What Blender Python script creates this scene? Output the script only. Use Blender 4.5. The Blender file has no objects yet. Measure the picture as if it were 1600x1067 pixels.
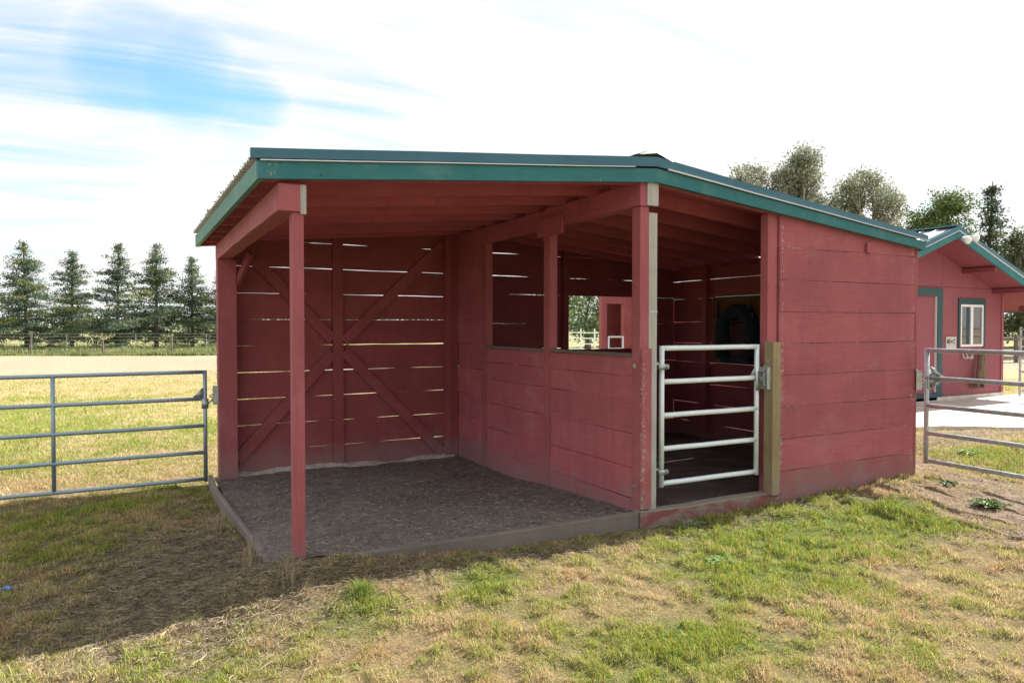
import bpy, bmesh, math, random
import numpy as np
from mathutils import Vector, Matrix
random.seed(7)
rng = np.random.default_rng(11)
scene = bpy.context.scene
R = math.radians

# ------------------------------------------------------------------ camera
CX, CY, CH = -3.6576, -4.6061, 1.5189
YAW, PITCH = 28.2298, 1.2274
FPX = 1098.15
cam = bpy.data.cameras.new('camera')
cam.sensor_fit = 'HORIZONTAL'
cam.sensor_width = 36.0
cam.lens = FPX / 1600.0 * 36.0
cam.clip_start = 0.05
cam.clip_end = 5000
camo = bpy.data.objects.new('camera', cam)
scene.collection.objects.link(camo)
camo.location = (CX, CY, CH)
camo.rotation_euler = (R(90 - PITCH), 0, R(-YAW))
scene.camera = camo
_ca, _sa = math.cos(R(YAW)), math.sin(R(YAW))


def at(px, dep, z=None):
    """world x, y of the column px at distance dep along the view"""
    r = (px - 800) / FPX * dep
    return (CX + r * _ca + dep * _sa, CY - r * _sa + dep * _ca)


# ------------------------------------------------------------------ world + sun
SUN = Vector((1.24, 0.11, 1.0)).normalized()
EL = math.asin(SUN.z)
AZ = math.atan2(SUN.x, SUN.y)
world = bpy.data.worlds.new('World')
scene.world = world
world.use_nodes = True
wt = world.node_tree
wt.nodes.clear()


def N(t, typ, **kw):
    n = t.nodes.new(typ)
    for k, v in kw.items():
        if k.startswith('i_'):
            n.inputs[k[2:].replace('_', ' ')].default_value = v
        else:
            setattr(n, k, v)
    return n


def math_n(t, op, a, b=None, clamp=False):
    n = t.nodes.new('ShaderNodeMath')
    n.operation = op
    n.use_clamp = clamp
    for i, v in enumerate((a, b)):
        if v is None:
            continue
        if isinstance(v, (int, float)):
            n.inputs[i].default_value = v
        else:
            t.links.new(v, n.inputs[i])
    return n.outputs[0]


def ramp(t, fac, stops):
    n = t.nodes.new('ShaderNodeValToRGB')
    el = n.color_ramp.elements
    while len(el) < len(stops):
        el.new(0.5)
    for e, (p, c) in zip(el, stops):
        e.position = p
        e.color = c if len(c) == 4 else (*c, 1)
    t.links.new(fac, n.inputs[0])
    return n.outputs[0]


def maprange(t, v, a, b, c=0.0, d=1.0, smooth=True):
    n = t.nodes.new('ShaderNodeMapRange')
    if smooth:
        n.interpolation_type = 'SMOOTHSTEP'
    for i, x in enumerate((a, b, c, d)):
        n.inputs[1 + i].default_value = x
    t.links.new(v, n.inputs[0])
    return n.outputs[0]


def mixc(t, fac, a, b, mode='MIX'):
    n = t.nodes.new('ShaderNodeMix')
    n.data_type = 'RGBA'
    n.blend_type = mode
    for sock, v in ((n.inputs[0], fac), (n.inputs[6], a), (n.inputs[7], b)):
        if isinstance(v, (int, float)):
            sock.default_value = v
        elif isinstance(v, tuple):
            sock.default_value = v if len(v) == 4 else (*v, 1)
        else:
            t.links.new(v, sock)
    return n.outputs[2]


sky = N(wt, 'ShaderNodeTexSky', sky_type='NISHITA', sun_disc=False, sun_elevation=EL, sun_rotation=AZ,
        air_density=1.0, dust_density=1.0, ozone_density=2.0)
tc = N(wt, 'ShaderNodeTexCoord')
sep = N(wt, 'ShaderNodeSeparateXYZ')
wt.links.new(tc.outputs['Generated'], sep.inputs[0])
den = math_n(wt, 'ADD', math_n(wt, 'MAXIMUM', sep.outputs[2], 0.0), 0.16)
cmb = N(wt, 'ShaderNodeCombineXYZ')
wt.links.new(math_n(wt, 'DIVIDE', sep.outputs[0], den), cmb.inputs[0])
wt.links.new(math_n(wt, 'DIVIDE', sep.outputs[1], den), cmb.inputs[1])
mp = N(wt, 'ShaderNodeMapping')
mp.inputs['Rotation'].default_value = (0, 0, R(28))
mp.inputs['Scale'].default_value = (0.55, 2.6, 1)
mp.inputs['Location'].default_value = (0.3, 1.15, 0)
wt.links.new(cmb.outputs[0], mp.inputs[0])
n1 = N(wt, 'ShaderNodeTexNoise', i_Scale=1.5, i_Detail=8.0, i_Roughness=0.55, i_Distortion=0.9)
wt.links.new(mp.outputs[0], n1.inputs['Vector'])
mp2 = N(wt, 'ShaderNodeMapping')
mp2.inputs['Rotation'].default_value = (0, 0, R(12))
mp2.inputs['Scale'].default_value = (0.6, 3.2, 1)
wt.links.new(cmb.outputs[0], mp2.inputs[0])
n2 = N(wt, 'ShaderNodeTexNoise', i_Scale=2.6, i_Detail=5.0, i_Roughness=0.5, i_Distortion=0.4)
wt.links.new(mp2.outputs[0], n2.inputs['Vector'])


def wdir(px, py):
    u, v = (px - 800) / FPX, (533.5 - py) / FPX
    b = R(PITCH)
    f = math.cos(b) + v * math.sin(b)
    z = -math.sin(b) + v * math.cos(b)
    return Vector((u * _ca + f * _sa, -u * _sa + f * _ca, z)).normalized()


def lobe(px, py, lo, hi):
    d = N(wt, 'ShaderNodeVectorMath', operation='DOT_PRODUCT')
    d.inputs[1].default_value = wdir(px, py)
    wt.links.new(tc.outputs['Generated'], d.inputs[0])
    return maprange(wt, d.outputs['Value'], lo, hi)


# openings in the thin cloud deck (blue sky showing), everything else veiled
OPEN = [(110, 62, .988, .9999, .34), (205, 98, .994, .9999, .62), (290, 128, .9955, .9999, .74), (375, 162, .997, .9999, .62), (-60, -40, .986, .9992, .50), (10, 50, .994, .9998, .36),
        (60, 205, .996, .9999, .30), (150, 235, .997, .9999, .28), (30, 300, .994, .9999, .30), (560, 200, .994, .9999, .32), (20, 390, .996, .9999, .18),
        (300, 5, .982, .9995, .24), (500, 60, .984, .9995, .16)]
o = None
for (px_, py_, lo, hi, w) in OPEN:
    k_ = math_n(wt, 'MULTIPLY', lobe(px_, py_, lo, hi), w)
    o = k_ if o is None else math_n(wt, 'MAXIMUM', o, k_)
nn = math_n(wt, 'ADD', math_n(wt, 'MULTIPLY', math_n(wt, 'SUBTRACT', n1.outputs['Fac'], 0.5), 1.9),
            math_n(wt, 'MULTIPLY', math_n(wt, 'SUBTRACT', n2.outputs['Fac'], 0.5), 0.85))
thin = math_n(wt, 'SUBTRACT', math_n(wt, 'ADD', nn, 0.88), o)
cover = maprange(wt, thin, -0.32, 0.84)
blue = mixc(wt, 1.0, sky.outputs[0], (0.80, 1.02, 1.12), 'MULTIPLY')
CLOUD = 4.2
cl_ = maprange(wt, n1.outputs['Fac'], 0.3, 0.7, CLOUD * 0.93, CLOUD * 1.02)
ccol = N(wt, 'ShaderNodeCombineXYZ')
wt.links.new(cl_, ccol.inputs[0])
wt.links.new(cl_, ccol.inputs[1])
wt.links.new(math_n(wt, 'MULTIPLY', cl_, 0.99), ccol.inputs[2])
skyc = mixc(wt, cover, blue, ccol.outputs[0])
bg = N(wt, 'ShaderNodeBackground')
bg.inputs[1].default_value = 0.1
wt.links.new(skyc, bg.inputs[0])
wo = N(wt, 'ShaderNodeOutputWorld')
wt.links.new(bg.outputs[0], wo.inputs[0])

sl = bpy.data.lights.new('sun', 'SUN')
sl.energy = 4.9
sl.angle = R(0.6)
sl.color = (1.0, 0.95, 0.88)
so = bpy.data.objects.new('sun', sl)
scene.collection.objects.link(so)
so.rotation_euler = SUN.to_track_quat('Z', 'Y').to_euler()
so.location = (20, 0, 20)
scene.view_settings.view_transform = 'Standard'
scene.view_settings.look = 'None'
scene.view_settings.exposure = 1.38
scene.view_settings.gamma = 1.0
scene.cycles.max_bounces = 8
scene.cycles.diffuse_bounces = 5

# ------------------------------------------------------------------ materials
MATS = {}


def new_mat(name):
    m = bpy.data.materials.new(name)
    m.use_nodes = True
    t = m.node_tree
    t.nodes.clear()
    b = N(t, 'ShaderNodeBsdfPrincipled')
    out = N(t, 'ShaderNodeOutputMaterial')
    t.links.new(b.outputs[0], out.inputs[0])
    MATS[name] = m
    return m, t, b


def noise(t, vec, scale, detail=4, rough=0.55, dist=0.0, sc=None):
    if sc is not None:
        mpn = N(t, 'ShaderNodeMapping')
        mpn.inputs['Scale'].default_value = sc
        t.links.new(vec, mpn.inputs[0])
        vec = mpn.outputs[0]
    n = N(t, 'ShaderNodeTexNoise')
    n.inputs['Scale'].default_value = scale
    n.inputs['Detail'].default_value = detail
    n.inputs['Roughness'].default_value = rough
    n.inputs['Distortion'].default_value = dist
    t.links.new(vec, n.inputs['Vector'])
    return n.outputs['Fac']


def bump(t, b, h, strength=0.4, dist=0.01):
    n = N(t, 'ShaderNodeBump')
    n.inputs['Strength'].default_value = strength
    n.inputs['Distance'].default_value = dist
    t.links.new(h, n.inputs['Height'])
    t.links.new(n.outputs[0], b.inputs['Normal'])


GR = {'x': (0.6, 9, 9), 'y': (9, 0.6, 9), 'z': (9, 9, 0.6)}


def paint(name, axis, col, worn=0.5, dark=0.76, light=(0.50, 0.30, 0.33), dirt=True, rough=0.75, chips=(), seam=None):
    """old barn paint over sawn boards, grain running along axis"""
    m, t, b = new_mat(name)
    tcn = N(t, 'ShaderNodeTexCoord')
    v = tcn.outputs['Object']
    at_ = N(t, 'ShaderNodeAttribute', attribute_name='tint')
    big = noise(t, v, 1.6, 4, 0.6)
    grain = noise(t, v, 7, 6, 0.65, 0.6, GR[axis])
    fine = noise(t, v, 40, 3, 0.6, 0.2, GR[axis])
    f = math_n(t, 'ADD', math_n(t, 'MULTIPLY', big, 0.5), math_n(t, 'MULTIPLY', grain, 0.5))
    c = mixc(t, maprange(t, f, 0.34, 0.66), tuple(x * (dark + .08) for x in col), tuple(min(1, x * 1.10) for x in col))
    tn = math_n(t, 'ADD', math_n(t, 'MULTIPLY', at_.outputs['Fac'], 0.18), 0.90)
    cm = N(t, 'ShaderNodeCombineXYZ')
    for i in range(3):
        t.links.new(tn, cm.inputs[i])
    c = mixc(t, 1.0, c, cm.outputs[0], 'MULTIPLY')
    # rain drips running down, knots and nail spots
    drip = noise(t, v, 3.0, 4, 0.6, 0.3, (5, 5, 0.35))
    c = mixc(t, math_n(t, 'MULTIPLY', maprange(t, drip, 0.50, 0.72), 0.30), c, tuple(x * 0.62 for x in col))
    vr = N(t, 'ShaderNodeTexVoronoi', i_Scale=3.6)
    t.links.new(v, vr.inputs['Vector'])
    c = mixc(t, math_n(t, 'MULTIPLY', maprange(t, vr.outputs['Distance'], 0.030, 0.055, 1, 0), 0.55), c, tuple(x * 0.35 for x in col))
    # chalky fading patches
    chalk = maprange(t, noise(t, v, 2.3, 5, 0.65, 0.4), 0.5, 0.75)
    c = mixc(t, math_n(t, 'MULTIPLY', chalk, 0.28 * worn), c, light)
    # scuffs and scratches
    sc1 = noise(t, v, 26, 5, 0.7, 2.2)
    pat = noise(t, v, 1.9, 3)
    s = math_n(t, 'MULTIPLY', maprange(t, sc1, 0.66, 0.73), maprange(t, pat, 0.5, 0.64))
    s = math_n(t, 'ADD', s, math_n(t, 'MULTIPLY', maprange(t, fine, 0.70, 0.78), 0.35), True)
    c = mixc(t, math_n(t, 'MULTIPLY', s, 0.75 * worn), c, (0.58, 0.50, 0.46))
    if chips or seam:
        spc = N(t, 'ShaderNodeSeparateXYZ')
        gc = N(t, 'ShaderNodeNewGeometry')
        t.links.new(gc.outputs['Position'], spc.inputs[0])
        near = None
        for (ci, cen, hw, amt) in chips:
            dd = math_n(t, 'ABSOLUTE', math_n(t, 'SUBTRACT', spc.outputs[ci], cen))
            k_ = maprange(t, dd, hw * .3, hw, amt, 0)
            near = k_ if near is None else math_n(t, 'MAXIMUM', near, k_)
        if seam:
            fr = math_n(t, 'FRACT', math_n(t, 'DIVIDE', math_n(t, 'SUBTRACT', spc.outputs[2], seam[0]), seam[1]))
            ed = math_n(t, 'MINIMUM', fr, math_n(t, 'SUBTRACT', 1.0, fr))
            k_ = maprange(t, ed, 0.01, 0.045, seam[2], 0)
            near = k_ if near is None else math_n(t, 'MAXIMUM', near, k_)
        cn = noise(t, v, 34, 5, 0.75, 1.2)
        cn2 = noise(t, v, 4.0, 3, 0.6)
        cm2 = maprange(t, math_n(t, 'ADD', math_n(t, 'ADD', cn, math_n(t, 'MULTIPLY', cn2, 0.22)), math_n(t, 'MULTIPLY', near, 0.14)), 0.79, 0.83)
        cm2 = math_n(t, 'MULTIPLY', cm2, maprange(t, near, 0.02, 0.2))
        c = mixc(t, cm2, c, mixc(t, cn, (0.62, 0.55, 0.52), (0.36, 0.29, 0.27)))
    if dirt:
        sp = N(t, 'ShaderNodeSeparateXYZ')
        g = N(t, 'ShaderNodeNewGeometry')
        t.links.new(g.outputs['Position'], sp.inputs[0])
        low = math_n(t, 'ADD', sp.outputs[2], math_n(t, 'MULTIPLY', noise(t, v, 5, 5, 0.6), -0.55))
        d = maprange(t, low, -0.42, -0.02, 1, 0)
        c = mixc(t, math_n(t, 'MULTIPLY', d, 0.55), c, (0.24, 0.20, 0.19))
    t.links.new(c, b.inputs['Base Color'])
    b.inputs['Roughness'].default_value = rough
    b.inputs['Specular IOR Level'].default_value = 0.3
    h = math_n(t, 'ADD', math_n(t, 'MULTIPLY', grain, 0.7), math_n(t, 'MULTIPLY', fine, 0.5))
    bump(t, b, h, 0.28, 0.005)
    return m


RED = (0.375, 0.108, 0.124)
RED_SHADED = (0.290, 0.070, 0.078)  # same paint, darker: shade of the rear and side walls put into the colour
RED_TOP_LIT = (0.440, 0.118, 0.160)  # same paint, raised in colour to make up for bounced light under the roof
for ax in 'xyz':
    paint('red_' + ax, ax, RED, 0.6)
    paint('redin_' + ax, ax, RED_SHADED, 0.35)
paint('redtop_x', 'x', RED_TOP_LIT, 0.3)
paint('redtop_y', 'y', RED_TOP_LIT, 0.3)
paint('red_front', 'x', RED, 0.6, chips=((0, 1.695, .03, 1.0), (0, 3.70, .04, .7)), seam=(.159, .3, .75))
paint('red_part_lit', 'y', (0.430, 0.120, 0.145), 1.1, seam=(.06, .29, .6))  # partition red brightened in colour to stand in for light from the open side
paint('red_chip', 'z', RED, 0.8, chips=((0, .03, .05, 1.0),))
paint('green_x', 'x', (0.035, 0.190, 0.215), 0.7, 0.82, (0.25, 0.40, 0.38), False, 0.6, chips=((0, -2.93, .14, .75), (0, -.4, .12, .55), (0, 1.9, .15, .55)))
paint('green_y', 'y', (0.085, 0.25, 0.21), 0.8, 0.7, (0.40, 0.52, 0.46), False, 0.6)
paint('green_z', 'z', (0.032, 0.080, 0.092), 0.3, 0.8, (0.25, 0.38, 0.36), False, 0.6)
paint('trimblue', 'x', (0.055, 0.165, 0.235), 0.25, 0.85, (0.2, 0.3, 0.34), False, 0.42)
paint('weathered_z', 'z', (0.46, 0.45, 0.43), 0.5, 0.7, (0.5, 0.48, 0.44), True)
paint('weathered_x', 'x', (0.165, 0.145, 0.115), 0.4, 0.5, (0.26, 0.24, 0.20), True)
paint('weathered_y', 'y', (0.22, 0.18, 0.155), 0.5, 0.5, (0.36, 0.34, 0.30), True)
paint('treated_z', 'z', (0.34, 0.27, 0.16), 0.4, 0.6, (0.42, 0.36, 0.26), True)
paint('shopred_z', 'z', (0.300, 0.092, 0.112), 0.3, 0.86, (0.42, 0.22, 0.24), False)
paint('shopsoffit', 'y', (0.24, 0.058, 0.07), 0.2, 0.85, (0.52, 0.30, 0.30), False)

# patchy red paint on a grey wood curb
m, t, b = new_mat('worn_red_curb')
tcn = N(t, 'ShaderNodeTexCoord')
v = tcn.outputs['Object']
nz = noise(t, v, 6, 6, 0.7, 0.5, (0.6, 1, 1.4))
sp = N(t, 'ShaderNodeSeparateXYZ')
t.links.new(v, sp.inputs[0])
g = N(t, 'ShaderNodeNewGeometry')
spn = N(t, 'ShaderNodeSeparateXYZ')
t.links.new(g.outputs['Normal'], spn.inputs[0])
up = maprange(t, spn.outputs[2], 0.4, 0.8, 0, 0.25)
k = maprange(t, math_n(t, 'ADD', nz, up), 0.40, 0.62)
gcol = mixc(t, noise(t, v, 10, 5, 0.6, 0.3, (0.4, 6, 6)), (0.13, 0.105, 0.09), (0.34, 0.30, 0.25))
t.links.new(mixc(t, k, (0.22, 0.065, 0.07), gcol), b.inputs['Base Color'])
b.inputs['Roughness'].default_value = 0.85
bump(t, b, nz, 0.5, 0.01)


def metal(name, col, rough=0.38, metallic=0.85, var=0.25):
    m, t, b = new_mat(name)
    v = N(t, 'ShaderNodeTexCoord').outputs['Object']
    n = noise(t, v, 22, 5, 0.65)
    n2_ = noise(t, v, 2.5, 3, 0.6)
    f = math_n(t, 'ADD', math_n(t, 'MULTIPLY', n, 0.6), math_n(t, 'MULTIPLY', n2_, 0.4))
    t.links.new(mixc(t, maprange(t, f, 0.35, 0.65), tuple(x * (1 - var) for x in col), col), b.inputs['Base Color'])
    t.links.new(maprange(t, n, 0.3, 0.7, rough * 0.8, rough * 1.4, False), b.inputs['Roughness'])
    b.inputs['Metallic'].default_value = metallic
    bump(t, b, n, 0.08, 0.002)
    return m


metal('galv_bright', (0.80, 0.89, 0.93), 0.42, 0.15, 0.10)
metal('galv_dull', (0.34, 0.44, 0.52), 0.42, 0.5, 0.2)
metal('old_iron', (0.10, 0.09, 0.09), 0.6, 0.4)
metal('galv_side', (0.46, 0.50, 0.53), 0.4, 0.6, 0.3)
metal('zinc', (0.55, 0.60, 0.60), 0.35, 0.7, 0.4)
metal('roof_metal', (0.50, 0.52, 0.52), 0.45, 0.5, 0.3)
metal('lip_glint', (0.72, 0.76, 0.78), 0.4, 0.3, 0.15)  # pale colour stands in for the sun's reflection on the trim flange
metal('cap_metal', (0.30, 0.30, 0.27), 0.55, 0.3, 0.4)
metal('wire', (0.30, 0.30, 0.28), 0.5, 0.6)


def plain(name, col, rough=0.8, var=0.35, scale=8, bmp=0.3, bd=0.01, spec=0.3, sc=None):
    m, t, b = new_mat(name)
    v = N(t, 'ShaderNodeTexCoord').outputs['Object']
    n = noise(t, v, scale, 6, 0.65, 0.3, sc)
    t.links.new(mixc(t, maprange(t, n, 0.3, 0.7), tuple(x * (1 - var) for x in col), tuple(min(1, x * (1 + var)) for x in col)),
                b.inputs['Base Color'])
    b.inputs['Roughness'].default_value = rough
    b.inputs['Specular IOR Level'].default_value = spec
    if bmp:
        bump(t, b, n, bmp, bd)
    return m


plain('concrete', (0.55, 0.51, 0.46), 0.85, 0.18, 2.2, 0.2)
plain('white_vinyl', (0.78, 0.79, 0.78), 0.4, 0.04, 6, 0)
plain('bark', (0.13, 0.10, 0.085), 0.9, 0.4, 6, 0.6, 0.03, sc=(1, 1, .3))
plain('bark_pale', (0.36, 0.33, 0.30), 0.85, 0.4, 3, 0.4, 0.03, sc=(1, 1, .3))
plain('old_post', (0.17, 0.15, 0.125), 0.9, 0.35, 9, 0.5, sc=(1, 1, .2))
plain('log_wood', (0.20, 0.15, 0.10), 0.9, 0.4, 14, 0.5, sc=(1, 1, .2))
plain('sign_metal', (0.50, 0.49, 0.47), 0.5, 0.1, 6, 0)
plain('ink', (0.10, 0.09, 0.09), 0.7, 0.2, 9, 0)
plain('rubber', (0.016, 0.026, 0.036), 0.9, 0.4, 9, 0.3)
plain('ochre_ply', (0.12, 0.055, 0.030), 0.8, 0.35, 5, 0.3, sc=(1, .3, 3))
plain('lamp_white', (0.7, 0.7, 0.67), 0.45, 0.05, 9, 0)
plain('blue_plastic', (0.03, 0.26, 0.62), 0.35, 0.3, 30, 0.2)
plain('shelter_dark', (0.060, 0.020, 0.022), 0.85, 0.3, 4, 0.3)
plain('lime', (0.50, 0.46, 0.42), 0.95, 0.3, 14, 0.6, 0.02)
plain('chips', (0.26, 0.22, 0.18), 0.9, 0.5, 30, 0)

m, t, b = new_mat('glass')
b.inputs['Base Color'].default_value = (0.10, 0.09, 0.10, 1)
b.inputs['Roughness'].default_value = 0.04
b.inputs['Specular IOR Level'].default_value = 0.9

# dirt of the loafing bay
m, t, b = new_mat('dirt')
v = N(t, 'ShaderNodeTexCoord').outputs['Object']
na = noise(t, v, 1.3, 5, 0.6, 0.4)
nb = noise(t, v, 11, 7, 0.7)
nc = noise(t, v, 70, 4, 0.7)
c = mixc(t, maprange(t, na, 0.38, 0.62), (0.115, 0.104, 0.108), (0.200, 0.182, 0.178))
nd = noise(t, v, 0.9, 3, 0.55, 0.6)
c = mixc(t, maprange(t, nd, 0.50, 0.64), c, (0.170, 0.152, 0.142))
c = mixc(t, maprange(t, nb, 0.42, 0.7), c, (0.26, 0.23, 0.21))
c = mixc(t, math_n(t, 'MULTIPLY', maprange(t, nc, 0.58, 0.70), 0.7), c, (0.36, 0.31, 0.27))
t.links.new(c, b.inputs['Base Color'])
b.inputs['Roughness'].default_value = 0.95
bump(t, b, math_n(t, 'ADD', nb, math_n(t, 'MULTIPLY', nc, 0.6)), 0.9, 0.03)

m, t, b = new_mat('mat_floor')
v = N(t, 'ShaderNodeTexCoord').outputs['Object']
na = noise(t, v, 1.8, 6, 0.65, 0.8)
nb = noise(t, v, 25, 6, 0.7)
c = mixc(t, maprange(t, na, 0.42, 0.66), (0.070, 0.058, 0.056), (0.16, 0.13, 0.115))
c = mixc(t, maprange(t, nb, 0.55, 0.75, 0, 0.5), c, (0.20, 0.165, 0.13))
t.links.new(c, b.inputs['Base Color'])
b.inputs['Roughness'].default_value = 0.8
bump(t, b, nb, 0.5, 0.01)

# ground: vertex attribute 'gcol' holds soil / thatch / turf mixture
m, t, b = new_mat('ground')
v = N(t, 'ShaderNodeTexCoord').outputs['Object']
ac = N(t, 'ShaderNodeAttribute', attribute_name='gcol')
na = noise(t, v, 9, 6, 0.7)
nb = noise(t, v, 60, 5, 0.7)
c = mixc(t, 1.0, ac.outputs['Color'], mixc(t, maprange(t, na, 0.3, 0.7), (0.7, 0.7, 0.7), (1.25, 1.22, 1.18)), 'MULTIPLY')
c = mixc(t, 1.0, c, mixc(t, maprange(t, nb, 0.3, 0.72), (0.62, 0.62, 0.62), (1.3, 1.3, 1.3)), 'MULTIPLY')
t.links.new(c, b.inputs['Base Color'])
b.inputs['Roughness'].default_value = 1.0
b.inputs['Specular IOR Level'].default_value = 0.1
bump(t, b, math_n(t, 'ADD', na, nb), 0.8, 0.03)


def leafmat(name, transl=0.35, rough=0.6):
    m, t, b = new_mat(name)
    ac = N(t, 'ShaderNodeAttribute', attribute_name='gcol')
    t.links.new(ac.outputs['Color'], b.inputs['Base Color'])
    b.inputs['Roughness'].default_value = rough
    b.inputs['Specular IOR Level'].default_value = 0.25
    tr = N(t, 'ShaderNodeBsdfTranslucent')
    t.links.new(ac.outputs['Color'], tr.inputs[0])
    mx = N(t, 'ShaderNodeMixShader')
    mx.inputs[0].default_value = transl
    out = [n for n in t.nodes if n.type == 'OUTPUT_MATERIAL'][0]
    t.links.new(b.outputs[0], mx.inputs[1])
    t.links.new(tr.outputs[0], mx.inputs[2])
    t.links.new(mx.outputs[0], out.inputs[0])
    return m


leafmat('blade', 0.35)
leafmat('leaf', 0.30)
leafmat('needle', 0.35)

# ------------------------------------------------------------------ object helpers


def tag(o, label=None, cat=None, group=None, kind=None):
    if label:
        o['label'] = label
    if cat:
        o['category'] = cat
    if group:
        o['group'] = group
    if kind:
        o['kind'] = kind
    return o


def empty(name, loc, label, cat, group=None):
    o = bpy.data.objects.new(name, None)
    scene.collection.objects.link(o)
    o.location = loc
    o.empty_display_size = 0.3
    return tag(o, label, cat, group)


def origin_of(parent):
    v = Vector((0, 0, 0))
    while parent is not None:
        v += Vector(parent.location)
        parent = parent.parent
    return v


def finish(name, bm, mat, parent=None, smooth=False, bevel=0.0):
    """bm is in world coordinates; links it as one mesh object"""
    if bevel:
        bmesh.ops.bevel(bm, geom=[e for e in bm.edges if e.calc_face_angle(0) > 0.5], offset=bevel, segments=1, affect='EDGES')
    if parent is not None:
        bmesh.ops.translate(bm, vec=-origin_of(parent), verts=bm.verts)
    me = bpy.data.meshes.new(name)
    bm.to_mesh(me)
    bm.free()
    if smooth:
        for p in me.polygons:
            p.use_smooth = True
    for mm in (mat if isinstance(mat, (list, tuple)) else [mat]):
        me.materials.append(MATS[mm])
    o = bpy.data.objects.new(name, me)
    scene.collection.objects.link(o)
    if parent is not None:
        o.parent = parent
    return o


def prism8(bm, pts, mi=0):
    """pts: 4 bottom corners ccw then 4 top corners"""
    vs = [bm.verts.new(p) for p in pts]
    for f in ((3, 2, 1, 0), (4, 5, 6, 7), (0, 1, 5, 4), (1, 2, 6, 5), (2, 3, 7, 6), (3, 0, 4, 7)):
        fc = bm.faces.new([vs[i] for i in f])
        fc.material_index = mi
    return vs


def box(bm, x0, x1, y0, y1, z0, z1, mi=0):
    return prism8(bm, [(x0, y0, z0), (x1, y0, z0), (x1, y1, z0), (x0, y1, z0), (x0, y0, z1), (x1, y0, z1), (x1, y1, z1), (x0, y1, z1)], mi)


def obox(bm, p, q, w, h, side=(0, 0, 1), mi=0):
    """bar from p to q, width w (across) and h along `side`"""
    p, q = Vector(p), Vector(q)
    d = (q - p).normalized()
    s = Vector(side)
    s = (s - d * s.dot(d)).normalized()
    c = d.cross(s)
    pts = []
    for e in (p, q):
        for a, b_ in ((-1, -1), (1, -1), (1, 1), (-1, 1)):
            pts.append(e + c * a * w / 2 + s * b_ * h / 2)
    return prism8(bm, pts, mi)


def tube(bm, pts, rad, seg=10, cap=True):
    pts = [Vector(p) for p in pts]
    rads = rad if isinstance(rad, (list, tuple)) else [rad] * len(pts)
    rings = []
    ref = Vector((0, 0, 1))
    for i, p in enumerate(pts):
        d = (pts[min(i + 1, len(pts) - 1)] - pts[max(i - 1, 0)]).normalized()
        if abs(d.dot(ref)) > 0.95:
            ref = Vector((1, 0, 0)) if abs(d.x) < 0.9 else Vector((0, 1, 0))
        a = (ref - d * ref.dot(d)).normalized()
        b_ = d.cross(a)
        rings.append([bm.verts.new(p + (a * math.cos(k * 2 * math.pi / seg) + b_ * math.sin(k * 2 * math.pi / seg)) * rads[i]) for k in range(seg)])
    for r0, r1 in zip(rings, rings[1:]):
        for k in range(seg):
            bm.faces.new((r0[k], r0[(k + 1) % seg], r1[(k + 1) % seg], r1[k]))
    if cap:
        bm.faces.new(rings[0][::-1])
        bm.faces.new(rings[-1])


def tint_layer(bm):
    return bm.verts.layers.float.get('tint') or bm.verts.layers.float.new('tint')


def board_wall(bm, fpt, u0, u1, zs, thick, gap=0.008, rough=0.004, cut=None, seg=0.12, seed=0, zt=None):
    """horizontal boards. fpt(u, d, z)->world, u along the wall, d through it. zs = seam heights.
    cut(u, z) -> True where there is no board; zt(u) clips the top."""
    r = random.Random(seed)
    lay = tint_layer(bm)
    for i in range(len(zs) - 1):
        za, zb = zs[i], zs[i + 1]
        tnt = r.random()
        off = r.uniform(-0.004, 0.004)
        ph = [r.uniform(0, 6.28) for _ in range(8)]
        n = max(2, int((u1 - u0) / seg))
        tilt = r.uniform(-1, 1) * 0.006

        def wob(u, k):
            return rough * (0.55 * math.sin(u * 2.1 + ph[k]) + 0.45 * math.sin(u * 5.3 + ph[k + 1]) + 0.3 * math.sin(u * 13 + ph[k + 2]) + 0.35 * r.uniform(-1, 1))
        rings = []
        for j in range(n + 1):
            u = u0 + (u1 - u0) * j / n
            lo = za + gap / 2 + wob(u, 0) + tilt * (j / n - .5)
            hi = zb - gap / 2 + wob(u, 3) + tilt * (j / n - .5)
            if i == 0:
                lo = za
            if zt:
                hi = min(hi, zt(u))
                lo = min(lo, hi - 0.001)
            rings.append((u, lo, hi))
        for j in range(n):
            ua, la, ha = rings[j]
            ub, lb, hb = rings[j + 1]
            if hi - lo < 0.003 and zt and ha - la < .003 and hb - lb < .003:
                continue
            if cut and cut((ua + ub) / 2, (la + ha) / 2):
                continue
            vs = prism8(bm, [fpt(ua, off, la), fpt(ub, off, lb), fpt(ub, off + thick, lb), fpt(ua, off + thick, la),
                             fpt(ua, off, ha), fpt(ub, off, hb), fpt(ub, off + thick, hb), fpt(ua, off + thick, ha)])
            for vv in vs:
                vv[lay] = tnt
    bmesh.ops.remove_doubles(bm, verts=bm.verts, dist=0.0002)
    # drop internal faces between segments
    kill = [f for f in bm.faces if all(len(e.link_faces) > 2 for e in f.edges)]
    bmesh.ops.delete(bm, geom=kill, context='FACES_ONLY')


def single(name, mat, parent, *boxes, bevel=0.003, tint=None, label=None):
    bm = bmesh.new()
    lay = tint_layer(bm)
    tv = random.random() if tint is None else tint
    for bx_ in boxes:
        box(bm, *bx_)
    for vv in bm.verts:
        vv[lay] = tv
    o = finish(name, bm, mat, parent, bevel=bevel)
    if label:
        o['label'] = label
    return o


# ------------------------------------------------------------------ terrain functions


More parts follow.
